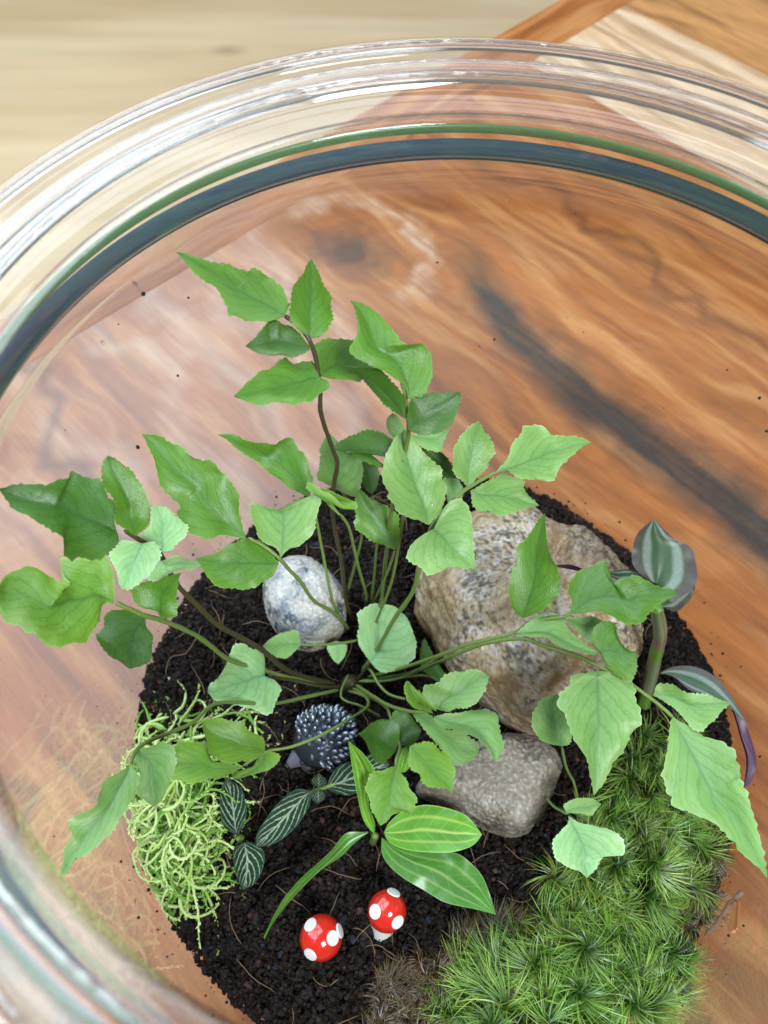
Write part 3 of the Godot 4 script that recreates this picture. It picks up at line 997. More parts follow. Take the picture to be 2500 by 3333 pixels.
	pinna("mid", [-2.17, 8.6, -3.21, -3.42, 8.9, -2.59], [-2.25, 8.62, -3.5, -2.38, 8.63, -3.63, -2.55, 8.65, -3.55, -2.76, 8.68, -3.56, -2.92, 8.72, -3.34, -3.05, 8.76, -3.17, -3.27, 8.84, -2.83], [-2.01, 8.67, -3, -2.01, 8.7, -2.82, -2.17, 8.77, -2.61, -2.45, 8.83, -2.47, -2.61, 8.86, -2.48, -2.81, 8.89, -2.52, -3.06, 8.9, -2.49, -3.29, 8.91, -2.54])
	pinna("mid", [-2.14, 8.6, -3.27, -1.17, 8.3, -3.66], [-2.23, 8.61, -3.51, -2.3, 8.6, -3.84, -2.28, 8.59, -4, -2.13, 8.58, -4.12, -1.89, 8.55, -4.21, -1.64, 8.5, -4.19, -1.39, 8.44, -4.07], [-2.08, 8.55, -3.24, -1.87, 8.43, -3.26, -1.61, 8.34, -3.29, -1.54, 8.32, -3.33, -1.42, 8.3, -3.5, -1.27, 8.29, -3.61])
	frond("green", 0.065, 0.045, [-1.33, 0.4, -2.1, -1.19, 1.6, -2.37, -1.12, 2.8, -2.56, -1.05, 4, -2.67, -0.99, 5.2, -2.68, -0.81, 6.6, -2.78, -0.72, 7.8, -2.73, -0.78, 8.5, -2.67, -0.8, 8.8, -2.71, -0.86, 8.95, -2.81])
	pinna("mid", [-0.76, 8.8, -2.6, -1.63, 9.6, -3.87], [-0.83, 8.95, -2.74, -1, 9.08, -2.81, -1.2, 9.22, -2.87, -1.45, 9.34, -2.89, -1.57, 9.41, -2.99, -1.59, 9.46, -3.13, -1.55, 9.52, -3.37, -1.56, 9.57, -3.63], [-0.49, 8.89, -2.64, -0.37, 8.98, -2.89, -0.36, 9.03, -3.04, -0.41, 9.09, -3.24, -0.55, 9.15, -3.35, -0.71, 9.2, -3.29, -0.87, 9.25, -3.27, -0.94, 9.29, -3.36, -1.03, 9.35, -3.53, -1.17, 9.43, -3.69, -1.34, 9.5, -3.83, -1.51, 9.56, -3.89])
	pinna("deep", [-0.8, 8.55, -2.4, -1.8, 8.9, -3.16], [-0.97, 8.55, -2.56, -1.29, 8.62, -2.82, -1.52, 8.74, -3.09, -1.67, 8.81, -3.11], [-0.83, 8.75, -2.57, -0.94, 8.91, -2.77, -1.2, 9, -3.02, -1.46, 8.99, -3.08, -1.66, 8.95, -3.14])
	pinna("deep", [-0.75, 8.4, -2.31, 0.08, 8.6, -2.9], [-0.77, 8.51, -2.47, -0.74, 8.59, -2.66, -0.65, 8.63, -2.77, -0.39, 8.67, -2.83, -0.15, 8.65, -2.86], [-0.59, 8.33, -2.27, -0.38, 8.29, -2.27, -0.2, 8.29, -2.34, -0.05, 8.32, -2.48, 0.04, 8.43, -2.71, 0.08, 8.52, -2.82])
	pinna("deep", [-0.95, 7.2, -2.59, -2.03, 7, -2.92], [-0.94, 7.22, -2.89, -1.05, 7.22, -3.07, -1.31, 7.21, -3.15, -1.57, 7.16, -3.1, -1.83, 7.09, -3.06, -1.96, 7.04, -2.99], [-1.77, 7.13, -2.73, -1.51, 7.11, -2.59, -1.28, 7.09, -2.53, -1.12, 7.08, -2.5])
	frond("green", 0.05, 0.04, [-1.57, 0.3, -1.43, -1.32, 1.3, -1.92, -0.97, 2.6, -2.34, -0.78, 4, -2.86, -0.67, 5.3, -3.09, -0.51, 6, -3.39])
	pinna("pale", [-0.62, 6.2, -3.68, -0.97, 6.6, -4.01], [-0.94, 6.34, -3.62, -1.08, 6.45, -3.76, -1.07, 6.53, -3.92], [-0.76, 6.42, -3.91, -0.85, 6.51, -3.99])
	pinna("pale", [-0.63, 6.2, -3.77, 0.13, 6.3, -3.85], [-0.47, 6.22, -3.8, -0.23, 6.25, -3.79, -0.02, 6.28, -3.82], [-0.48, 6.22, -3.54, -0.24, 6.24, -3.42, -0.07, 6.26, -3.38, 0.01, 6.28, -3.58])
	pinna("deep", [0.22, 5.7, -3.14, -0.49, 6.1, -3.61], [0.18, 5.8, -3.4, 0.06, 5.88, -3.55, -0.23, 6, -3.66, -0.37, 6.06, -3.65], [-0.01, 5.79, -3.09, -0.18, 5.9, -3.3, -0.35, 6.02, -3.49])
	frond("green", 0.075, 0.05, [-1.66, 0.4, -1.05, -1.32, 1.2, -1.25, -0.92, 2.5, -1.5, -0.55, 3.7, -1.62, -0.42, 4.6, -1.76, -0.29, 5.3, -2.01, -0.22, 5.6, -2.14, 0.21, 5.9, -2.57, 0.55, 6.1, -2.75, 0.92, 6.3, -2.88])
	pinna("spotted", [-0.33, 6.2, -1.82, -0.77, 7.4, -3.05], [-0.46, 6.33, -1.81, -0.7, 6.57, -1.75, -0.96, 6.81, -1.78, -1.09, 6.98, -1.92, -1.15, 7.15, -2.14, -1.11, 7.29, -2.44, -1.01, 7.35, -2.64, -0.91, 7.39, -2.86, -0.83, 7.4, -2.97], [-0.16, 6.29, -1.94, -0.03, 6.37, -2.04, 0.01, 6.47, -2.22, -0.02, 6.58, -2.41, -0.11, 6.67, -2.51, -0.18, 6.78, -2.64, -0.36, 6.93, -2.74, -0.5, 7.08, -2.86, -0.65, 7.25, -2.96])
	pinna("pale", [-0.21, 5.8, -1.96, 0.54, 5.5, -1.29], [-0.1, 5.85, -2.22, 0.04, 5.87, -2.43, 0.24, 5.88, -2.49, 0.38, 5.87, -2.44, 0.43, 5.86, -2.34, 0.46, 5.83, -2.16, 0.49, 5.79, -1.94, 0.5, 5.7, -1.68, 0.53, 5.61, -1.48], [-0.33, 5.8, -1.9, -0.52, 5.81, -1.78, -0.63, 5.8, -1.63, -0.67, 5.78, -1.39, -0.58, 5.77, -1.25, -0.34, 5.73, -1.14, -0.13, 5.69, -1.16, 0.1, 5.63, -1.28, 0.32, 5.57, -1.26])
	pinna("pale", [0.42, 6.1, -2.67, 0.58, 7, -3.52], [0.28, 6.26, -2.74, 0.16, 6.37, -2.79, 0.09, 6.48, -2.88, 0.11, 6.62, -3.05, 0.23, 6.8, -3.28, 0.44, 6.94, -3.45], [0.61, 6.21, -2.83, 0.77, 6.32, -2.95, 0.85, 6.44, -3.1, 0.86, 6.55, -3.23, 0.8, 6.69, -3.36, 0.69, 6.85, -3.45])
	pinna("pale", [0.9, 6.3, -2.85, 2.81, 6.2, -3.62], [1.11, 6.33, -3.11, 1.24, 6.35, -3.37, 1.4, 6.36, -3.63, 1.61, 6.35, -3.79, 1.87, 6.34, -3.86, 2, 6.33, -3.8, 2.08, 6.32, -3.69, 2.38, 6.28, -3.73, 2.61, 6.25, -3.71], [1.12, 6.33, -2.89, 1.24, 6.34, -2.75, 1.45, 6.35, -2.68, 1.83, 6.35, -2.68, 2, 6.34, -2.75, 2.08, 6.33, -2.95, 2.37, 6.29, -3.24, 2.57, 6.25, -3.43])
	pinna("pale", [0.5, 5.9, -2.73, 1.82, 5.6, -2.58], [0.76, 5.91, -2.89, 0.97, 5.89, -3.07, 1.18, 5.87, -3.15, 1.34, 5.84, -3.07, 1.57, 5.79, -3, 1.54, 5.75, -2.89, 1.63, 5.7, -2.76], [0.52, 5.86, -2.5, 0.57, 5.83, -2.36, 0.71, 5.8, -2.29, 0.99, 5.75, -2.27, 1.19, 5.71, -2.34, 1.52, 5.65, -2.46])
	pinna("pale", [0.34, 5.5, -2.71, 0.18, 5.6, -3.22], [0.11, 5.53, -2.66, 0.09, 5.55, -2.91, 0.01, 5.58, -3.2], [0.4, 5.54, -2.92, 0.33, 5.57, -3.14])
	frond("green", 0.05, 0.035, [-1.45, 0.5, -2.61, -1.3, 1.4, -2.57, -1.12, 2.6, -2.44, -1, 3.5, -2.36, -0.91, 4.2, -2.34])
	pinna("mid", [-0.91, 4.2, -2.34, -1.63, 5, -3.32], [-1.15, 4.32, -2.4, -1.36, 4.42, -2.41, -1.51, 4.53, -2.56, -1.69, 4.65, -2.69, -1.73, 4.79, -2.96, -1.72, 4.91, -3.17], [-0.81, 4.37, -2.51, -0.81, 4.52, -2.7, -0.88, 4.64, -2.87, -1.06, 4.77, -3.04, -1.24, 4.85, -3.07, -1.39, 4.92, -3.16])
	frond("green", 0.05, 0.035, [-2.03, 0.5, -3.11, -1.85, 1.4, -3.32, -1.64, 2.6, -3.56, -1.8, 3.4, -3.78, -2.07, 4.2, -3.79])
	pinna("pale", [-2.19, 4.3, -3.76, -2.25, 5.2, -4.55], [-2.51, 5.01, -3.6, -2.5, 5.21, -3.72, -2.44, 5.34, -3.95, -2.34, 5.29, -4.35], [-1.77, 4.62, -3.38, -1.61, 4.79, -3.56, -1.57, 4.93, -3.79, -1.66, 5.05, -4.04, -1.89, 5.13, -4.17, -2.04, 5.17, -4.33])
	frond("green", 0.055, 0.04, [-1.56, 0.5, -2.65, -1.57, 1.3, -2.69, -1.66, 2.4, -2.64, -1.75, 3.6, -2.6, -1.83, 4.8, -2.55, -1.98, 5.4, -2.51])
	pinna("yellow", [-1.98, 5.4, -2.51, -2.6, 5.7, -3.06], [-2.22, 5.59, -2.62, -2.45, 5.69, -2.8, -2.61, 5.71, -2.89], [-2.33, 5.86, -2.87, -2.09, 5.96, -2.69, -1.89, 6.02, -2.58, -1.67, 6.06, -2.44, -1.65, 6.06, -2.35, -1.77, 6.06, -2.22])
	frond("green", 0.045, 0.035, [-1.45, 0.5, -2.65, -1.33, 2.2, -3.04, -1.26, 3.2, -3.65, -1.39, 3.7, -3.95])
	pinna("deep", [-1.4, 3.7, -3.97, -1.61, 4.2, -4.62], [-1.61, 3.87, -4.14, -1.68, 4.01, -4.35, -1.68, 4.15, -4.57], [-1.29, 3.79, -4.11, -1.23, 3.93, -4.37, -1.29, 4.03, -4.54])
	frond("green", 0.06, 0.045, [-1.99, 0.6, -2.03, -2.17, 1.8, -1.88, -2.43, 2.5, -1.8, -2.64, 3.1, -1.72, -2.84, 4, -1.75, -3.01, 4.6, -1.73, -3.14, 5, -1.76, -3.41, 5.2, -1.91, -3.69, 5.4, -1.99])
	pinna("mid", [-3.73, 5.4, -1.98, -5.61, 6.6, -3.53], [-3.85, 5.64, -2.37, -3.87, 5.8, -2.68, -4.09, 5.98, -2.98, -4.14, 6.04, -3.1, -4.43, 6.16, -3.17, -4.85, 6.34, -3.36, -5.26, 6.5, -3.52], [-4.16, 5.52, -1.96, -4.47, 5.62, -1.84, -4.76, 5.72, -1.93, -4.98, 5.86, -2.25, -4.86, 5.93, -2.4, -5.1, 6.05, -2.53, -5.28, 6.19, -2.79, -5.43, 6.39, -3.18, -5.51, 6.5, -3.36])
	pinna("pale", [-3.11, 5, -1.77, -3.16, 5.3, -2.65], [-3.2, 5.07, -1.94, -3.42, 5.15, -2, -3.57, 5.2, -2.13, -3.65, 5.24, -2.33, -3.7, 5.27, -2.51, -3.69, 5.29, -2.73, -3.61, 5.3, -2.78, -3.46, 5.31, -2.71, -3.34, 5.31, -2.66], [-2.97, 5.08, -1.91, -2.77, 5.15, -1.96, -2.63, 5.2, -2.1, -2.46, 5.27, -2.32, -2.41, 5.31, -2.59, -2.42, 5.33, -2.82, -2.49, 5.33, -2.95, -2.71, 5.34, -2.88, -2.94, 5.33, -2.78])
	pinna("mid", [-3.15, 4.9, -1.69, -4.77, 4.9, -1.8], [-3.29, 4.96, -1.87, -3.47, 5.02, -2.07, -3.71, 5.04, -2.17, -3.88, 5.05, -2.17, -4.07, 5.05, -2.12, -4.23, 5.02, -1.95, -4.4, 4.99, -1.87, -4.55, 4.96, -1.85], [-3.2, 4.85, -1.58, -3.26, 4.81, -1.47, -3.37, 4.78, -1.42, -3.59, 4.72, -1.26, -3.82, 4.7, -1.21, -4.05, 4.7, -1.25, -4.34, 4.73, -1.35, -4.6, 4.8, -1.57])
	frond("green", 0.05, 0.035, [-2.06, 0.6, -2.1, -2.32, 1.8, -2.28, -2.51, 3, -3.01, -2.59, 3.8, -3.32, -2.69, 4.3, -3.53])
	pinna("mid", [-2.69, 4.3, -3.55, -4.67, 4.9, -4.73], [-2.65, 4.52, -3.84, -2.78, 4.74, -4.21, -2.87, 4.82, -4.39, -3.09, 4.92, -4.6, -3.27, 4.96, -4.57, -3.41, 4.99, -4.42, -3.69, 5.01, -4.44, -4.07, 5, -4.52, -4.34, 4.97, -4.7], [-2.97, 4.38, -3.63, -3.22, 4.45, -3.77, -3.47, 4.52, -3.91, -3.79, 4.63, -4.18, -4.04, 4.71, -4.35, -4.32, 4.79, -4.52, -4.45, 4.84, -4.64])
	frond("brown", 0.08, 0.05, [-2.26, 0.6, -0.67, -2.7, 1.2, -0.59, -3.21, 2.2, -0.47, -3.68, 3.2, -0.61, -4.31, 4.4, -0.64, -4.53, 5.1, -0.72, -4.73, 5.9, -0.77, -4.8, 6.8, -0.87, -4.85, 7, -0.94, -5.02, 7.3, -0.92, -5.21, 7.6, -0.95])
	pinna("deep", [-5.32, 7.6, -0.93, -6.9, 8.4, -1.22], [-5.37, 7.68, -1.09, -5.33, 7.76, -1.26, -5.44, 7.85, -1.42, -5.55, 7.93, -1.59, -5.71, 8, -1.71, -5.9, 8.08, -1.79, -6.03, 8.12, -1.74, -6.01, 8.16, -1.58, -6.19, 8.22, -1.49, -6.31, 8.26, -1.4, -6.46, 8.3, -1.39, -6.64, 8.34, -1.35], [-5.25, 7.62, -0.75, -5.33, 7.67, -0.51, -5.45, 7.7, -0.43, -5.76, 7.78, -0.38, -5.94, 7.84, -0.37, -5.99, 7.9, -0.56, -6.15, 7.97, -0.68, -6.34, 8.05, -0.81, -6.52, 8.14, -0.88, -6.71, 8.24, -0.98])
	pinna("mid", [-5.05, 7.5, -0.89, -5.33, 8.5, -1.75], [-5.14, 7.67, -0.91, -5.27, 7.86, -0.92, -5.26, 7.97, -1.02, -5.21, 8.07, -1.1, -5.33, 8.25, -1.27, -5.41, 8.35, -1.41, -5.41, 8.45, -1.63], [-4.86, 7.63, -0.98, -4.74, 7.73, -1.07, -4.74, 7.83, -1.21, -4.83, 7.99, -1.4, -4.93, 8.14, -1.57, -5.05, 8.26, -1.66, -5.22, 8.41, -1.75])
	pinna("grey", [-4.81, 6.9, -0.92, -4.99, 7, -1.77], [-4.89, 6.91, -1.06, -5.11, 6.93, -1.12, -5.23, 6.94, -1.19, -5.15, 6.95, -1.28, -5.05, 6.97, -1.37, -5.04, 6.98, -1.58, -5.03, 7, -1.73], [-4.63, 6.91, -0.92, -4.54, 6.92, -1.03, -4.41, 6.94, -1.26, -4.44, 6.95, -1.43, -4.53, 6.96, -1.5, -4.68, 6.98, -1.66, -4.84, 6.99, -1.75])
	pinna("grey", [-4.92, 7.5, -0.77, -5.08, 7.6, 0.06], [-5.09, 7.6, -0.76, -5.22, 7.65, -0.74, -5.29, 7.69, -0.56, -5.33, 7.7, -0.47, -5.22, 7.7, -0.27, -5.15, 7.67, -0.11], [-4.74, 7.56, -0.78, -4.61, 7.59, -0.66, -4.59, 7.62, -0.48, -4.65, 7.65, -0.29, -4.71, 7.66, -0.1, -4.83, 7.65, 0.03, -4.95, 7.63, 0.08])
	pinna("grey", [-4.73, 7, -0.69, -4.09, 7, -0.61], [-4.55, 7.15, -0.72, -4.42, 7.19, -0.73, -4.26, 7.19, -0.67, -4.12, 7.09, -0.66], [-4.87, 6.93, -0.67, -4.97, 6.83, -0.46, -4.84, 6.81, -0.42, -4.65, 6.81, -0.54, -4.44, 6.85, -0.6, -4.25, 6.92, -0.58])
	frond("green", 0.075, 0.055, [-2.27, 0.5, -0.65, -3.12, 1.2, -0.59, -3.85, 2, -0.57, -4.35, 2.8, -0.5, -4.66, 4, -0.49, -4.85, 4.8, -0.4, -5.06, 5.6, -0.26, -5.2, 6, -0.17, -5.38, 6.3, -0.17, -5.54, 6.5, -0.19])
	pinna("yellow", [-5.57, 6.5, -0.2, -7.18, 7.2, -0.09], [-5.61, 6.55, -0.47, -5.67, 6.6, -0.69, -5.87, 6.66, -0.97, -6.15, 6.72, -0.91, -6.45, 6.79, -0.9, -6.43, 6.82, -0.7, -6.32, 6.87, -0.44, -6.21, 6.9, -0.28, -6.41, 6.94, -0.38, -6.6, 7, -0.59, -6.8, 7.04, -0.64, -6.97, 7.09, -0.54, -7.12, 7.13, -0.41], [-5.73, 6.57, -0.13, -5.7, 6.64, 0.09, -5.67, 6.7, 0.29, -5.78, 6.8, 0.62, -6.01, 6.89, 0.72, -6.23, 6.96, 0.69, -6.63, 7.06, 0.52, -6.88, 7.11, 0.4, -7.03, 7.14, 0.36])
	pinna("deep", [-5.22, 5.9, -0.16, -5.44, 5.6, 0.63], [-5.38, 5.87, -0.29, -5.62, 5.84, -0.33, -5.88, 5.81, -0.34, -6.01, 5.78, -0.28, -6.02, 5.75, -0.08, -6.11, 5.73, 0.06, -6.05, 5.71, 0.19, -5.83, 5.66, 0.43, -5.67, 5.64, 0.49], [-5.17, 5.91, 0.01, -5.03, 5.9, 0.16, -4.98, 5.86, 0.36, -4.96, 5.83, 0.48, -5.07, 5.77, 0.6, -5.28, 5.67, 0.63])
	pinna("mid", [-5.02, 5.7, -0.23, -4.58, 6.4, -0.78], [-5.1, 5.77, -0.36, -5.32, 5.88, -0.38, -5.41, 5.97, -0.54, -5.44, 6.04, -0.68, -5.35, 6.09, -0.75, -5.05, 6.21, -0.77], [-4.77, 5.85, -0.2, -4.72, 6, -0.36, -4.68, 6.16, -0.53, -4.64, 6.27, -0.65])
	frond("brown", 0.05, 0.04, [-2.1, 0.6, -0.6, -2.61, 1, -0.5, -3.2, 1.4, -0.51, -3.75, 1.9, -0.43])
	pinna("grey", [-3.73, 2, -0.39, -4.76, 2.6, 0.12], [-3.7, 2.15, -0.67, -3.75, 2.25, -0.87, -4.17, 2.41, -1.01, -4.41, 2.5, -0.71, -4.53, 2.56, -0.4, -4.62, 2.59, -0.17, -4.76, 2.6, 0], [-3.49, 2.06, -0.3, -3.31, 2.12, -0.09, -3.33, 2.16, 0.08, -3.43, 2.22, 0.32, -3.57, 2.27, 0.46, -3.84, 2.34, 0.37, -4.29, 2.46, 0.3, -4.58, 2.54, 0.29])
	frond("green", 0.045, 0.035, [-1.51, 0.9, -1.7, -1.98, 1.3, -1.44, -2.49, 1.6, -1.27, -2.99, 1.8, -1.19])
	pinna("pale", [-2.99, 1.8, -1.19, -3.81, 2, -1.1], [-3.05, 1.83, -1.38, -3.11, 1.86, -1.5, -3.41, 1.91, -1.46, -3.65, 1.96, -1.27], [-3.08, 1.83, -1.05, -3.27, 1.88, -0.9, -3.57, 1.94, -0.91])
	frond("green", 0.06, 0.045, [-2.15, 0.6, -0.54, -2.88, 1.3, -0.16, -3.49, 2, 0.19, -4.31, 2.8, 0.39, -4.56, 3.2, 0.6, -4.72, 3.6, 0.99, -5.01, 4, 1.29, -5.27, 4.4, 1.54, -5.4, 4.6, 1.73, -5.42, 4.8, 1.99])
	pinna("pale", [-5.42, 4.8, 2.04, -6.17, 5, 3.74], [-5.54, 4.88, 2.17, -5.68, 4.95, 2.28, -5.79, 5.02, 2.48, -5.78, 5.07, 2.72, -5.89, 5.1, 2.84, -6.06, 5.11, 2.93, -6.13, 5.11, 3.04, -6.09, 5.11, 3.19, -6.15, 5.09, 3.32], [-5.32, 4.83, 2.11, -5.24, 4.85, 2.19, -5.2, 4.9, 2.46, -5.23, 4.93, 2.63, -5.39, 4.98, 2.91, -5.57, 5.01, 3.2, -5.76, 5.02, 3.42, -5.97, 5.02, 3.55, -6.05, 5.01, 3.72])
	pinna("pale", [-5.41, 4.6, 1.74, -5.06, 4.3, 2.63], [-5.47, 4.61, 1.9, -5.4, 4.6, 2.04, -5.33, 4.56, 2.21, -5.34, 4.5, 2.39, -5.27, 4.45, 2.5], [-5.18, 4.65, 1.71, -4.93, 4.68, 1.63, -4.79, 4.68, 1.69, -4.71, 4.66, 1.86, -4.71, 4.62, 2.1, -4.77, 4.53, 2.32, -4.87, 4.42, 2.52])
	frond("green", 0.05, 0.04, [-1.97, 0.5, -0.54, -1.55, 0.9, -0.28, -1.51, 1.3, 0.08, -1.91, 1.9, 0.52, -2.46, 2.2, 0.92, -3, 2.3, 1.16, -3.5, 2.4, 1.29, -3.94, 2.4, 1.56])
	pinna("yellow", [-3.5, 2.5, 1.32, -4.65, 3.2, 1], [-3.54, 2.75, 1.07, -3.68, 2.86, 1.01, -3.85, 2.97, 0.95, -3.9, 3.02, 0.87, -4.18, 3.13, 0.81, -4.4, 3.18, 0.84, -4.6, 3.2, 0.83], [-3.7, 2.67, 1.5, -3.96, 2.82, 1.58, -4.22, 2.95, 1.57, -4.44, 3.04, 1.53, -4.53, 3.11, 1.35, -4.6, 3.16, 1.17])
	pinna("yellow", [-3.94, 2.4, 1.58, -5.43, 2.7, 1.57], [-4.33, 2.4, 1.48, -4.6, 2.41, 1.39, -4.72, 2.45, 1.11, -4.95, 2.49, 1.1, -5.2, 2.55, 1.15, -5.29, 2.59, 1.26], [-4.07, 2.43, 1.68, -4.28, 2.47, 1.8, -4.61, 2.53, 1.9, -4.94, 2.59, 1.92, -5.17, 2.63, 1.88, -5.29, 2.65, 1.81])
	pinna("yellow", [-3.66, 2.4, 1.39, -4.02, 2.3, 1.8], [-3.74, 2.38, 1.56, -3.91, 2.35, 1.61, -4.14, 2.32, 1.69, -4.16, 2.32, 1.75], [-3.46, 2.38, 1.28, -3.28, 2.37, 1.33, -3.23, 2.36, 1.44, -3.38, 2.35, 1.61, -3.64, 2.33, 1.69, -3.85, 2.31, 1.73])
	frond("green", 0.06, 0.045, [-1.51, 0.6, -0.85, -0.61, 1.6, -0.76, 0.03, 2.9, -0.57, 0.54, 3.6, -0.54, 0.95, 4, -0.51, 1.39, 4.3, -0.53, 1.66, 4.5, -0.66, 2.22, 4.7, -0.68, 2.35, 4.8, -0.7])
	pinna("mid", [1.51, 4.6, -0.69, 1.83, 5.9, -2.23], [1.33, 4.69, -0.78, 1.24, 4.8, -0.98, 1.26, 4.92, -1.2, 1.3, 5.05, -1.41, 1.36, 5.27, -1.72, 1.5, 5.48, -1.93, 1.67, 5.69, -2.1, 1.78, 5.83, -2.2], [1.72, 4.8, -0.71, 1.91, 4.98, -0.76, 2.07, 5.17, -0.91, 2.09, 5.32, -1.11, 2.03, 5.46, -1.32, 1.93, 5.57, -1.47, 1.87, 5.7, -1.71, 1.85, 5.82, -1.99])
	pinna("mid", [2.34, 4.8, -0.69, 4.24, 5.3, -0.89], [2.39, 4.9, -0.93, 2.33, 4.96, -1.07, 2.39, 5.04, -1.28, 2.62, 5.14, -1.56, 2.87, 5.2, -1.62, 3.04, 5.23, -1.58, 3, 5.26, -1.34, 3.07, 5.28, -1.2, 3.19, 5.3, -1.26, 3.4, 5.32, -1.23, 3.61, 5.33, -1.18, 3.91, 5.32, -1.01, 4.09, 5.32, -0.98], [2.59, 4.9, -0.66, 2.84, 5, -0.64, 3.07, 5.08, -0.49, 3.26, 5.14, -0.39, 3.48, 5.19, -0.35, 3.6, 5.22, -0.44, 3.65, 5.24, -0.56, 3.86, 5.27, -0.64, 4.03, 5.29, -0.76])
	pinna("pale", [1.36, 4.5, -0.44, 2.79, 4.7, 0.01], [1.59, 4.53, -0.61, 1.86, 4.56, -0.75, 2.05, 4.58, -0.78, 2.24, 4.61, -0.62, 2.39, 4.64, -0.37, 2.58, 4.67, -0.2], [1.52, 4.63, -0.34, 1.85, 4.79, -0.25, 2.04, 4.85, -0.06, 2.3, 4.85, 0.06, 2.51, 4.81, 0.11, 2.74, 4.73, 0.08])
	pinna("pale", [2.33, 4.4, -0.77, 3.31, 4.5, -0.63], [2.55, 4.42, -0.78, 2.87, 4.45, -0.78, 3.06, 4.47, -0.69], [2.47, 4.42, -0.59, 2.63, 4.44, -0.38, 2.74, 4.45, -0.28, 2.88, 4.47, -0.44])
	frond("green", 0.06, 0.045, [-1.45, 0.5, -0.79, -0.49, 1.2, -0.76, 0.14, 2.6, -0.57, 0.83, 3.5, -0.58, 1.53, 4, -0.51, 1.9, 4.2, -0.3, 2.47, 4.4, -0.02, 2.79, 4.5, 0.19, 3.02, 4.5, 0.32, 3.29, 4.5, 0.48, 3.5, 4.5, 0.66, 3.79, 4.5, 0.91, 3.99, 4.6, 1.19])
	pinna("mid", [2.86, 4.6, 0, 3.46, 4.8, 0.04], [2.73, 4.68, -0.16, 2.73, 4.73, -0.34, 2.85, 4.77, -0.52, 3.06, 4.8, -0.52, 3.15, 4.82, -0.43, 3.16, 4.82, -0.23, 3.28, 4.82, -0.01], [2.93, 4.71, 0.3, 3.07, 4.78, 0.47, 3.26, 4.81, 0.55, 3.41, 4.82, 0.4, 3.46, 4.82, 0.21])
	pinna("pale", [2.78, 4.6, 0.34, 2.56, 4, 2.39], [2.42, 4.59, 0.38, 2.19, 4.57, 0.59, 2.08, 4.53, 0.88, 2.13, 4.46, 1.23, 2.24, 4.37, 1.54, 2.41, 4.26, 1.83, 2.5, 4.13, 2.12], [3.2, 4.52, 0.36, 3.43, 4.44, 0.64, 3.48, 4.37, 0.96, 3.41, 4.3, 1.27, 3.13, 4.2, 1.66, 2.9, 4.12, 1.96, 2.71, 4.04, 2.26])
	pinna("pale", [3.7, 4.6, 0.79, 4.92, 4.9, 1.02], [3.75, 4.69, 0.66, 3.82, 4.73, 0.6, 4, 4.82, 0.67, 4.14, 4.88, 0.79, 4.35, 4.92, 0.85, 4.62, 4.94, 0.92], [3.87, 4.64, 0.92, 4.07, 4.7, 1.14, 4.3, 4.77, 1.42, 4.55, 4.82, 1.32, 4.74, 4.86, 1.16])
	pinna("pale", [3.97, 4.6, 1.17, 4.87, 4.9, 3.78], [3.75, 4.65, 1.73, 3.62, 4.69, 2.28, 3.67, 4.73, 2.67, 3.94, 4.76, 2.81, 4.28, 4.8, 2.99, 4.54, 4.84, 3.39, 4.72, 4.87, 3.55], [4.33, 4.77, 1.46, 4.63, 4.9, 1.77, 4.82, 4.98, 2.18, 4.74, 5, 2.36, 4.82, 5.02, 2.63, 4.85, 5.02, 3.02, 4.89, 4.94, 3.58])
	frond("green", 0.045, 0.035, [3.1, 0.5, 1.85, 2.94, 1, 1.61, 2.66, 1.7, 1.45, 2.41, 2.6, 1.22])
	pinna("pale", [2.41, 2.6, 1.22, 2.3, 3.2, 0.35], [1.99, 2.82, 1.15, 1.79, 2.98, 0.9, 1.86, 3.1, 0.57, 2.08, 3.16, 0.4], [2.56, 2.69, 1.19, 2.62, 2.83, 0.93, 2.53, 2.98, 0.68])
	frond("green", 0.045, 0.035, [2.31, 0.5, 2.1, 2.27, 1.2, 1.98, 2.31, 1.7, 2.21, 2.48, 2.1, 2.42])
	pinna("pale", [2.47, 2.1, 2.4, 3.12, 2.3, 2.26], [2.42, 2.14, 2.25, 2.59, 2.18, 2.15, 2.94, 2.25, 2.15], [2.64, 2.15, 2.41, 2.91, 2.22, 2.45, 3.02, 2.26, 2.37])
	pinna("grey", [2.5, 2.1, 2.45, 2.74, 2, 3.55], [2.47, 2.16, 2.59, 2.25, 2.23, 2.77, 2.15, 2.25, 2.97, 2.2, 2.24, 3.17, 2.37, 2.19, 3.36, 2.59, 2.1, 3.44], [2.69, 2.13, 2.57, 2.97, 2.15, 2.63, 3.25, 2.16, 2.7, 3.4, 2.15, 2.86, 3.42, 2.14, 3.09, 3.38, 2.13, 3.17, 3.09, 2.1, 3.19, 2.96, 2.06, 3.38])
	frond("green", 0.06, 0.05, [-1.78, 0.6, -0.65, -1.43, 1.2, -0.24, -1.03, 1.9, 0.2, -0.62, 2.6, 0.52, -0.3, 3, 0.66])
	pinna("pale", [-0.57, 2.6, 0.51, 0.73, 2.6, 1.36], [-0.28, 2.66, 0.56, -0.09, 2.69, 0.72, 0.1, 2.7, 0.89, 0.41, 2.69, 0.96, 0.6, 2.67, 1.07, 0.74, 2.64, 1.21], [-0.5, 2.6, 0.69, -0.35, 2.6, 0.84, -0.19, 2.6, 1.06, -0.01, 2.6, 1.29, 0.13, 2.6, 1.5, 0.27, 2.6, 1.6, 0.51, 2.6, 1.55])
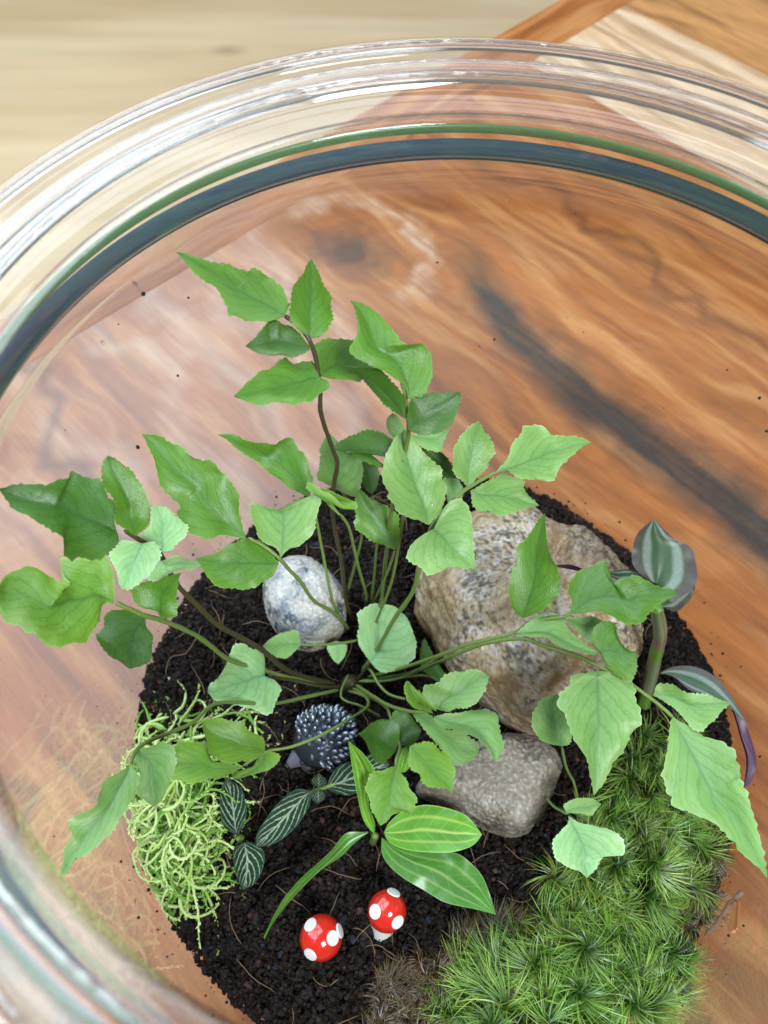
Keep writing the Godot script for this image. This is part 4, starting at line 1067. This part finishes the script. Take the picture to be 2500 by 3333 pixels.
	pinna("pale", [-0.05, 3, 0.6, 0.93, 3.5, 0.08], [-0.32, 3.14, 0.53, -0.42, 3.22, 0.38, -0.32, 3.29, 0.24, -0.06, 3.38, 0.19, 0.18, 3.45, 0, 0.46, 3.49, -0.04, 0.72, 3.5, -0.04], [0.17, 3.09, 0.68, 0.38, 3.17, 0.63, 0.61, 3.26, 0.56, 0.8, 3.37, 0.38, 0.9, 3.44, 0.23])
	pinna("yellow", [-0.16, 3.1, 0.7, -0.66, 3.8, 0.27], [-0.46, 3.55, 0.74, -0.6, 3.71, 0.71, -0.72, 3.81, 0.63, -0.75, 3.85, 0.48, -0.72, 3.83, 0.31], [-0.49, 3.31, 0.29, -0.42, 3.37, 0.45, -0.32, 3.44, 0.64, -0.16, 3.52, 0.76])
	pinna("pale", [-0.14, 3.1, 0.76, 0.99, 3.2, 1.65], [0.1, 3.15, 0.72, 0.38, 3.19, 0.67, 0.59, 3.22, 0.63, 0.9, 3.24, 0.59, 1.13, 3.25, 0.69, 1.14, 3.26, 0.87, 1.12, 3.25, 1.14, 1.16, 3.24, 1.37], [-0.14, 3.16, 0.89, 0.01, 3.25, 1.03, 0.23, 3.32, 1.09, 0.46, 3.35, 1.19, 0.66, 3.35, 1.28, 0.84, 3.31, 1.43, 0.9, 3.26, 1.55])
	frond("green", 0.055, 0.045, [-1.87, 0.5, -0.6, -1.43, 1, -0.25, -1.1, 1.5, 0.11, -1, 1.8, 0.38, -0.9, 2, 0.79, -0.8, 2.2, 1.13, -0.88, 2.3, 1.39, -0.89, 2.3, 1.54])
	pinna("yellow", [-0.63, 2.8, 1.27, 0.18, 2.8, 2.13], [-0.47, 2.86, 1.22, -0.24, 2.91, 1.2, -0.05, 2.94, 1.32, 0.1, 2.95, 1.46, 0.15, 2.94, 1.62, 0.22, 2.92, 1.75], [-0.67, 2.85, 1.49, -0.64, 2.88, 1.7, -0.48, 2.9, 1.83, -0.42, 2.9, 1.97, -0.17, 2.88, 2.05, 0.02, 2.84, 2.06])
	pinna("deep", [-0.89, 2.3, 1.25, -1.62, 3, 1.07], [-0.86, 2.5, 1.01, -0.91, 2.66, 0.78, -1.01, 2.74, 0.68, -1.18, 2.82, 0.68, -1.35, 2.9, 0.82, -1.46, 2.95, 0.95], [-0.96, 2.37, 1.36, -1.11, 2.49, 1.51, -1.27, 2.59, 1.52, -1.39, 2.69, 1.43, -1.49, 2.85, 1.23])
	pinna("deep", [-0.81, 2.1, 1.11, -0.36, 2.2, 0.79], [-0.87, 2.12, 0.89, -0.91, 2.13, 0.67, -0.95, 2.15, 0.5, -0.8, 2.16, 0.41, -0.63, 2.17, 0.45], [-0.66, 2.12, 1.09, -0.49, 2.15, 1.02, -0.39, 2.18, 0.9])
	pinna("yellow", [-0.89, 2.4, 1.55, -1.2, 2.6, 2.7], [-1.01, 2.46, 1.61, -1.15, 2.52, 1.69, -1.3, 2.57, 1.68, -1.41, 2.61, 1.78, -1.5, 2.65, 1.96, -1.43, 2.66, 2.15, -1.38, 2.66, 2.34, -1.31, 2.64, 2.53], [-0.78, 2.5, 1.73, -0.64, 2.59, 1.91, -0.6, 2.64, 2.05, -0.52, 2.68, 2.24, -0.52, 2.7, 2.35, -0.59, 2.71, 2.52, -0.72, 2.71, 2.48, -0.93, 2.69, 2.52, -1.04, 2.65, 2.62])
	frond("brown", 0.045, 0.035, [-1.78, 0.4, -0.82, -1.61, 0.8, -0.91, -1.44, 1.2, -0.98])
	pinna("grey", [-1.44, 1.2, -1, -0.69, 1.5, -2.07], [-1.66, 1.25, -1.32, -1.72, 1.32, -1.86, -1.61, 1.36, -2.19, -1.34, 1.4, -2.35, -1.02, 1.45, -2.39], [-1.28, 1.26, -0.81, -0.92, 1.36, -0.73, -0.55, 1.43, -0.81, -0.41, 1.48, -1.23, -0.48, 1.5, -1.67, -0.59, 1.5, -1.96])
	pinna("grey", [-2.2, 0.9, -1.05, -2.26, 1.1, -1.56], [-2.4, 0.98, -1.25, -2.45, 1.04, -1.45], [-2.01, 0.97, -1.25, -1.99, 1.03, -1.46])
	frond("green", 0.04, 0.035, [-1.67, 0.5, -0.8, -0.99, 0.6, -0.8, -0.31, 0.7, -0.85, -0.04, 0.8, -0.79])
	pinna("deep", [0.2, 0.9, -0.59, -0.17, 1.1, -1.62], [-0.19, 0.97, -0.82, -0.29, 1.02, -1.12, -0.26, 1.07, -1.46], [0.34, 0.93, -0.66, 0.21, 0.97, -0.94, 0.02, 1.03, -1.23])
	frond("green", 0.05, 0.04, [-1.64, 0.6, -1.09, -1.44, 1, -0.87, -1.24, 1.2, -0.47, -1, 1.3, -0.21, -0.65, 1.5, -0.05])
	frond("green", 0.04, 0.035, [-1.97, 0.6, -0.91, -2.11, 0.9, -0.28, -1.62, 1, -0.03, -1.21, 0.7, 0.11])
	frond("green", 0.045, 0.035, [-1.72, 0.6, -0.74, -0.99, 0.9, -0.67, -0.45, 1.3, -0.74, 0.22, 2.9, -0.65])
	plant = thing("striped_plant", "glossy green plant with pale stripes along its pointed leaves", "plant", Vector3(-1.37, 0.2, 2.71))
	tube("stem", plant, M.stalk_green, vecs([-1.37, 0.2, 2.71, -1.33, 0.7, 2.68, -1.31, 1, 2.67]), 0.09, 0.07, 0.1)
	blade_of("striped_light", [-1.33, 1.1, 2.66, -1.83, 2.9, 1.22], [-1.53, 1.42, 2.42, -1.62, 1.77, 2.13, -1.71, 2.23, 1.75, -1.78, 2.64, 1.42], [-1.3, 1.41, 2.49, -1.33, 1.58, 2.4, -1.41, 1.96, 2.16, -1.25, 2.52, 1.69, -1.56, 2.8, 1.36], 0.25)
	blade_of("striped_light", [-1.13, 1.2, 2.64, 0.85, 1.5, 2.71], [-1.01, 1.27, 2.45, -0.71, 1.35, 2.23, -0.34, 1.42, 2.14, 0.08, 1.47, 2.18, 0.56, 1.5, 2.37], [-1.01, 1.27, 2.84, -0.67, 1.36, 2.98, -0.19, 1.45, 3.04, 0.29, 1.49, 3.03, 0.66, 1.51, 2.91], 0)
	blade_of("striped", [-1.18, 1, 2.71, 1.09, 1, 4.13], [-0.81, 1.07, 2.91, -0.3, 1.13, 3, 0.32, 1.15, 3.01, 0.67, 1.14, 3.25, 0.9, 1.11, 3.54], [-1.16, 0.96, 3.03, -0.91, 0.92, 3.34, -0.42, 0.9, 3.63, 0.05, 0.91, 3.89, 0.65, 0.95, 4.02], 0)
	blade_of("striped", [-1.45, 1, 2.61, -3.48, 0.9, 4.55], [-1.94, 1.11, 2.64, -2.35, 1.19, 3.09, -2.88, 1.18, 3.56, -3.23, 1.09, 4.01], [-1.75, 0.95, 2.8, -2.03, 0.9, 3.06, -2.55, 0.86, 3.4, -3.04, 0.85, 3.87, -3.34, 0.87, 4.2], 0.1)
	blade_of("striped_light", [-0.8, 1.5, 1.51, -0.65, 1.9, 1.06], [-0.88, 1.59, 1.41, -0.85, 1.71, 1.24, -0.75, 1.83, 1.09], [-0.68, 1.58, 1.5, -0.6, 1.66, 1.4, -0.6, 1.78, 1.23], 0)
	plant = thing("fittonia", "small white veined dark leaf pair on a short stem beside the pale moss", "plant", Vector3(-4.18, 0.3, 2.74), "white veined plants")
	tube("stem", plant, M.stalk_green, vecs([-4.18, 0.3, 2.74, -4.2, 0.4, 2.61, -4.24, 0.6, 2.71]), 0.05, 0.05, 0.1)
	blade_of("fittonia", [-4.27, 0.5, 2.61, -4.51, 1, 1.53], [-4.54, 0.66, 2.46, -4.63, 0.8, 2.15, -4.64, 0.89, 1.89, -4.6, 0.96, 1.66], [-4.14, 0.62, 2.42, -4.07, 0.75, 2.14, -4.16, 0.88, 1.8, -4.32, 0.95, 1.63], 0)
	blade_of("fittonia", [-4.1, 0.5, 2.74, -4.05, 0.5, 3.65], [-4.3, 0.57, 2.88, -4.28, 0.6, 3.11, -4.18, 0.57, 3.45], [-3.91, 0.52, 2.76, -3.67, 0.54, 2.94, -3.67, 0.55, 3.28, -3.84, 0.53, 3.56], 0)
	plant = thing("fittonia", "white veined dark green plant trailing in front of the hedgehog figurine", "plant", Vector3(-2.79, 0.3, 1.74), "white veined plants")
	tube("stem", plant, M.stalk_green, vecs([-2.79, 0.3, 1.74, -2.54, 0.6, 1.68, -2.32, 0.7, 1.63, -2.19, 0.7, 1.58]), 0.05, 0.05, 0.1)
	blade_of("fittonia", [-2.74, 0.6, 1.71, -3.79, 0.9, 2.87], [-3.04, 0.7, 1.7, -3.4, 0.83, 2.01, -3.66, 0.89, 2.39, -3.79, 0.91, 2.66], [-2.74, 0.68, 2.03, -2.99, 0.79, 2.47, -3.3, 0.85, 2.75, -3.58, 0.89, 2.87], 0)
	blade_of("fittonia", [-2.39, 0.7, 1.68, -1, 0.9, 1.21], [-2.31, 0.78, 1.47, -2.08, 0.86, 1.23, -1.68, 0.91, 1.11, -1.29, 0.92, 0.99], [-2.15, 0.76, 1.79, -1.86, 0.81, 1.84, -1.55, 0.86, 1.68, -1.16, 0.89, 1.44], 0)
	blade_of("fittonia", [-2.55, 0.7, 1.67, -2.55, 0.95, 1.41], [-2.67, 0.78, 1.62, -2.69, 0.85, 1.51], [-2.4, 0.78, 1.63, -2.4, 0.85, 1.51], 0)
	blade_of("fittonia", [-2.56, 0.7, 1.69, -2.54, 0.8, 2], [-2.69, 0.74, 1.77, -2.67, 0.77, 1.93], [-2.43, 0.73, 1.77, -2.41, 0.76, 1.91], 0)
	plant = thing("inch_plant", "purple and silver striped inch plant leaning beside the quartz stone", "plant", Vector3(4.97, 0.2, -0.25))
	tube("stem", plant, M.trad_stem, vecs([4.97, 0.2, -0.25, 4.97, 0.6, -0.45, 4.91, 1.2, -0.61, 4.74, 2.3, -0.81, 4.61, 3.1, -0.96, 4.32, 3.9, -1.08, 4.21, 4.2, -1.09]), 0.17, 0.13, 0.1)
	blade_of("silver", [4.29, 4.3, -1.51, 4.19, 5, -2.62], [3.92, 4.57, -1.57, 3.7, 4.76, -1.76, 3.71, 4.9, -2.05, 3.84, 4.98, -2.34], [4.37, 4.44, -1.13, 4.51, 4.5, -1.11, 4.9, 4.67, -1.41, 4.9, 4.83, -2.02, 4.55, 4.92, -2.23], 0)
	blade_of("silver", [4.34, 4.2, -1.09, 5.14, 4.2, -1.74], [4.44, 4.2, -1.45, 4.74, 4.2, -1.82, 5.05, 4.2, -2.19, 5.17, 4.2, -2.27], [4.43, 4.13, -1.09, 4.64, 3.99, -1.08, 4.9, 3.9, -1.25, 5.1, 3.95, -1.49], 0)
	blade_of("silver", [4.99, 1.6, -0.6, 6.29, 2.4, 0.72], [5.26, 1.75, -0.7, 5.64, 1.92, -0.66, 5.96, 2.09, -0.4, 6.15, 2.25, 0.05], [5.24, 1.71, -0.49, 5.48, 1.87, -0.14, 5.81, 2.04, 0.06, 6.1, 2.22, 0.32], 0)
	blade_of("purple", [3.04, 4.3, -1.77, 2.19, 4.5, -1.85], [2.84, 4.35, -1.85, 2.56, 4.42, -1.91], [2.86, 4.34, -1.79, 2.62, 4.4, -1.81], 0)
	blade_of("silver", [3.99, 4.3, -1.69, 3.26, 4.5, -1.69], [3.86, 4.35, -1.82, 3.61, 4.41, -1.81], [3.73, 4.36, -1.63, 3.47, 4.43, -1.56], 0)
	blade_of("purple", [6.07, 2.2, 0.05, 6.24, 1.7, 1.85], [6.27, 2.09, 0.42, 6.36, 1.97, 0.87, 6.5, 1.85, 1.31], [6.37, 2.09, 0.41, 6.54, 1.94, 0.96, 6.57, 1.84, 1.4, 6.41, 1.74, 1.75])
	hedgehog(Vector3(-2.52, 0.12, 0.58), -2.51)
	mushroom("red toadstool with white dots, standing upright nearest the leaf tip", Vector3(-2.38, 0.75, 4.52), Vector3(-0.05, 1, -0.12), [Vector3(-0.49, 0.69, -0.53), Vector3(0.62, 0.78, 0.04), Vector3(-0.44, 0.53, 0.72), Vector3(0.91, 0.31, -0.28)], 0.425, 0.98)
	mushroom("red toadstool tilted back so that its white stalk shows", Vector3(-1.07, 0.85, 4.06), Vector3(0.12, 1, -0.42), [Vector3(0.33, 0.52, -0.79), Vector3(-0.6, 0.8, 0.06), Vector3(0.54, 0.65, 0.53)], 0.39, 1.12)
	moss("cushion_moss", "bright green moss cushion between the flat stone and the glass wall", [4.86, 0.3, 5.32, 0.4, 5.73, 1.52, 5.76, 2.57, 5.53, 3.89, 4.99, 4.23, 4.17, 4.1, 3.27, 3.72, 2.35, 3.46, 2.63, 3.11, 3.45, 2.47, 3.99, 1.52], 45, 0.75)
	moss("cushion_moss", "broad green moss cushion nearest the mushrooms, swept in curls", [1.61, 4.19, 2.79, 3.76, 3.6, 4.1, 4.38, 4.52, 5.1, 4.64, 5.21, 5, 4.83, 5.5, 4.27, 6.1, 3.63, 6.75, 0.17, 6.75, -0.09, 5.58, 0.2, 5.08, 1.02, 4.56], 70, 0.8)
	moss("dried_moss", "brown dried moss strands along the edge of the green cushion", [-0.66, 4.92, 0.09, 4.76, 1.06, 4.26, 1.94, 4.05, 1.04, 4.6, 0.17, 5.12, -0.12, 5.59, 0.03, 6.34, -1.39, 6.34, -1.13, 5.51], 70, 0.1, true)
	moss("dried_moss", "olive brown moss strip against the glass beside the twig", [5.79, 1.58, 6.21, 1.78, 5.76, 3.97, 5.17, 4.64, 5.06, 4.22, 5.65, 3.45], 20, 0.1, true)
	sphagnum("sphagnum_moss", "pale green stringy moss heap against the glass wall", [-6.63, 1.02, -6.27, 0.61, -5.59, 1.02, -5.08, 1.81, -4.81, 2.84, -4.95, 3.72, -5.34, 4.02, -5.8, 3.46, -6.28, 2.57], 460, 1.3)
	sphagnum("sphagnum_moss", "thin pale green moss strands reaching under the heart shaped leaf", [-6.92, 0.19, -6.46, 0.03, -5.35, -0.46, -4.48, -0.46, -3.9, 0.03, -4.62, 0.3, -5.33, 0.61, -5.59, 1.02, -6.42, 1.02, -6.76, 0.82], 60, 0.35)
	twig([5.29, 0.66, 4.47, 5.56, 1.07, 4.14, 5.93, 1.38, 3.74])
	bark_chip([5.76, 1.38, 3.94, 5.46, 1.76, 4.4])

func glass_specks(jar: Node3D) -> void:   # crumbs and water beads that cling to the inside of the glass
	var g := Grid.new()
	var w := Grid.new()
	for i in 340:
		var a := rng.randf() * TAU
		var y := 0.6 + 8.4 * rng.randf() if i < 110 else 0.15 + 1.1 * pow(rng.randf(), 2.5)
		var r := wall_radius(y)
		var at := Vector3(cos(a) * r, y, sin(a) * r)
		var size := 0.012 + 0.03 * pow(rng.randf(), 3.0)
		var b := ball(at - Vector3(cos(a), 0, sin(a)) * size * 0.4, Vector3(size, size * (0.8 + 0.6 * rng.randf()), size), 8, 6)
		var into := w if i < 110 and i % 3 == 0 else g
		var first := into.P.size()
		into.P.append_array(b.P)
		for k in b.I: into.I.append(k + first)
	put("soil_specks", mesh_of(g, origin_of(jar)), M.soil_speck, jar).set_meta("kind", "stuff")
	put("water_beads", mesh_of(w, origin_of(jar)), M.droplet, jar).set_meta("kind", "stuff")

func ring_of(r: float, y: float, a: float, b: float) -> Grid:
	var p := []
	for k in 14:
		p.append(r + cos(TAU * k / 14) * a)
		p.append(y + sin(TAU * k / 14) * b)
	return lathe(p, 192, true)

func area_lamp(called: String, at: Vector3, size: Vector2, energy: float, color: Color) -> void:
	var l := AreaLight3D.new()
	l.name = numbered(called)
	l.area_size = size
	l.light_energy = energy
	l.light_color = color
	l.shadow_enabled = true
	add_child(l)
	l.look_at_from_position(at * CM, Vector3.ZERO, Vector3.UP)

# a plank of the table: a runs along the grain, p across it; the two directions lie at about 45 degrees in the room
func plank(called: String, parent: Node, a0: float, a1: float, p0: float, p1: float, m: Material, across: bool) -> void:
	var along := Vector3(0.69, 0, 0.724)
	var side := Vector3(0.724, 0, -0.69)
	var g := Grid.new()
	var ch := 0.02
	var rows := [[0.0, -2.5], [0.0, -ch], [ch, 0.0]]
	for r in rows:
		for c in [[a0, p0], [a1, p0], [a1, p1], [a0, p1]]:
			var a: float = c[0] + (r[0] if c[0] == a0 else -r[0])
			var p: float = c[1] + (r[0] if c[1] == p0 else -r[0])
			g.P.append(along * a + side * p + Vector3(0, r[1] - 3.36, 0))
			if across: g.UV.append(Vector2((p + 34.0) / 78.0, (a - a0) / (a1 - a0)))
			else: g.UV.append(Vector2((a + 24.0) / 64.0, (p + 34.0) / 78.0))
	g.rows(4, 3, true, 0, true)
	g.quad(8, 11, 10, 9)
	g.quad(0, 1, 2, 3)
	put(called, mesh_of(g, origin_of(parent), true), m, parent)

func twig(path: Array) -> void:
	var p := vecs(path)
	var t := thing("twig", "thin broken brown twig stuck to the glass wall", "twig", p[0])
	tube("stick", t, M.twig, PackedVector3Array([p[0], p[0].lerp(p[1], 0.5) + Vector3(0.03, 0.04, 0), p[1], p[1].lerp(p[2], 0.5) - Vector3(0.02, 0, 0.02), p[2]]), 0.035, 0.06, 0.5)
	tube("side_shoot", t, M.twig, PackedVector3Array([p[1], p[1] + Vector3(0.02, 0.12, 0.14)]), 0.03, 0.02, 0.4)

func bark_chip(path: Array) -> void:
	var p := vecs(path)
	var n := Vector3(-0.85, 0.35, -0.4).normalized()
	var side := (p[1] - p[0]).cross(n).normalized() * 0.15
	var t := thing("bark_chip", "orange bark chip stuck to the glass beside the twig", "bark chip", p[1])
	leaf("chip", t, M.bark, [p[0].x, p[0].y, p[0].z, p[1].x, p[1].y, p[1].z], [p[0].x + side.x * 0.5, p[0].y + side.y * 0.5, p[0].z + side.z * 0.5, p[1].x + side.x, p[1].y + side.y, p[1].z + side.z], [p[0].x - side.x * 0.4, p[0].y - side.y * 0.4, p[0].z - side.z * 0.4, p[1].x - side.x * 0.6, p[1].y - side.y * 0.6, p[1].z - side.z * 0.6], 0.02, 0.3, 0.02, 0.02, 0.06)
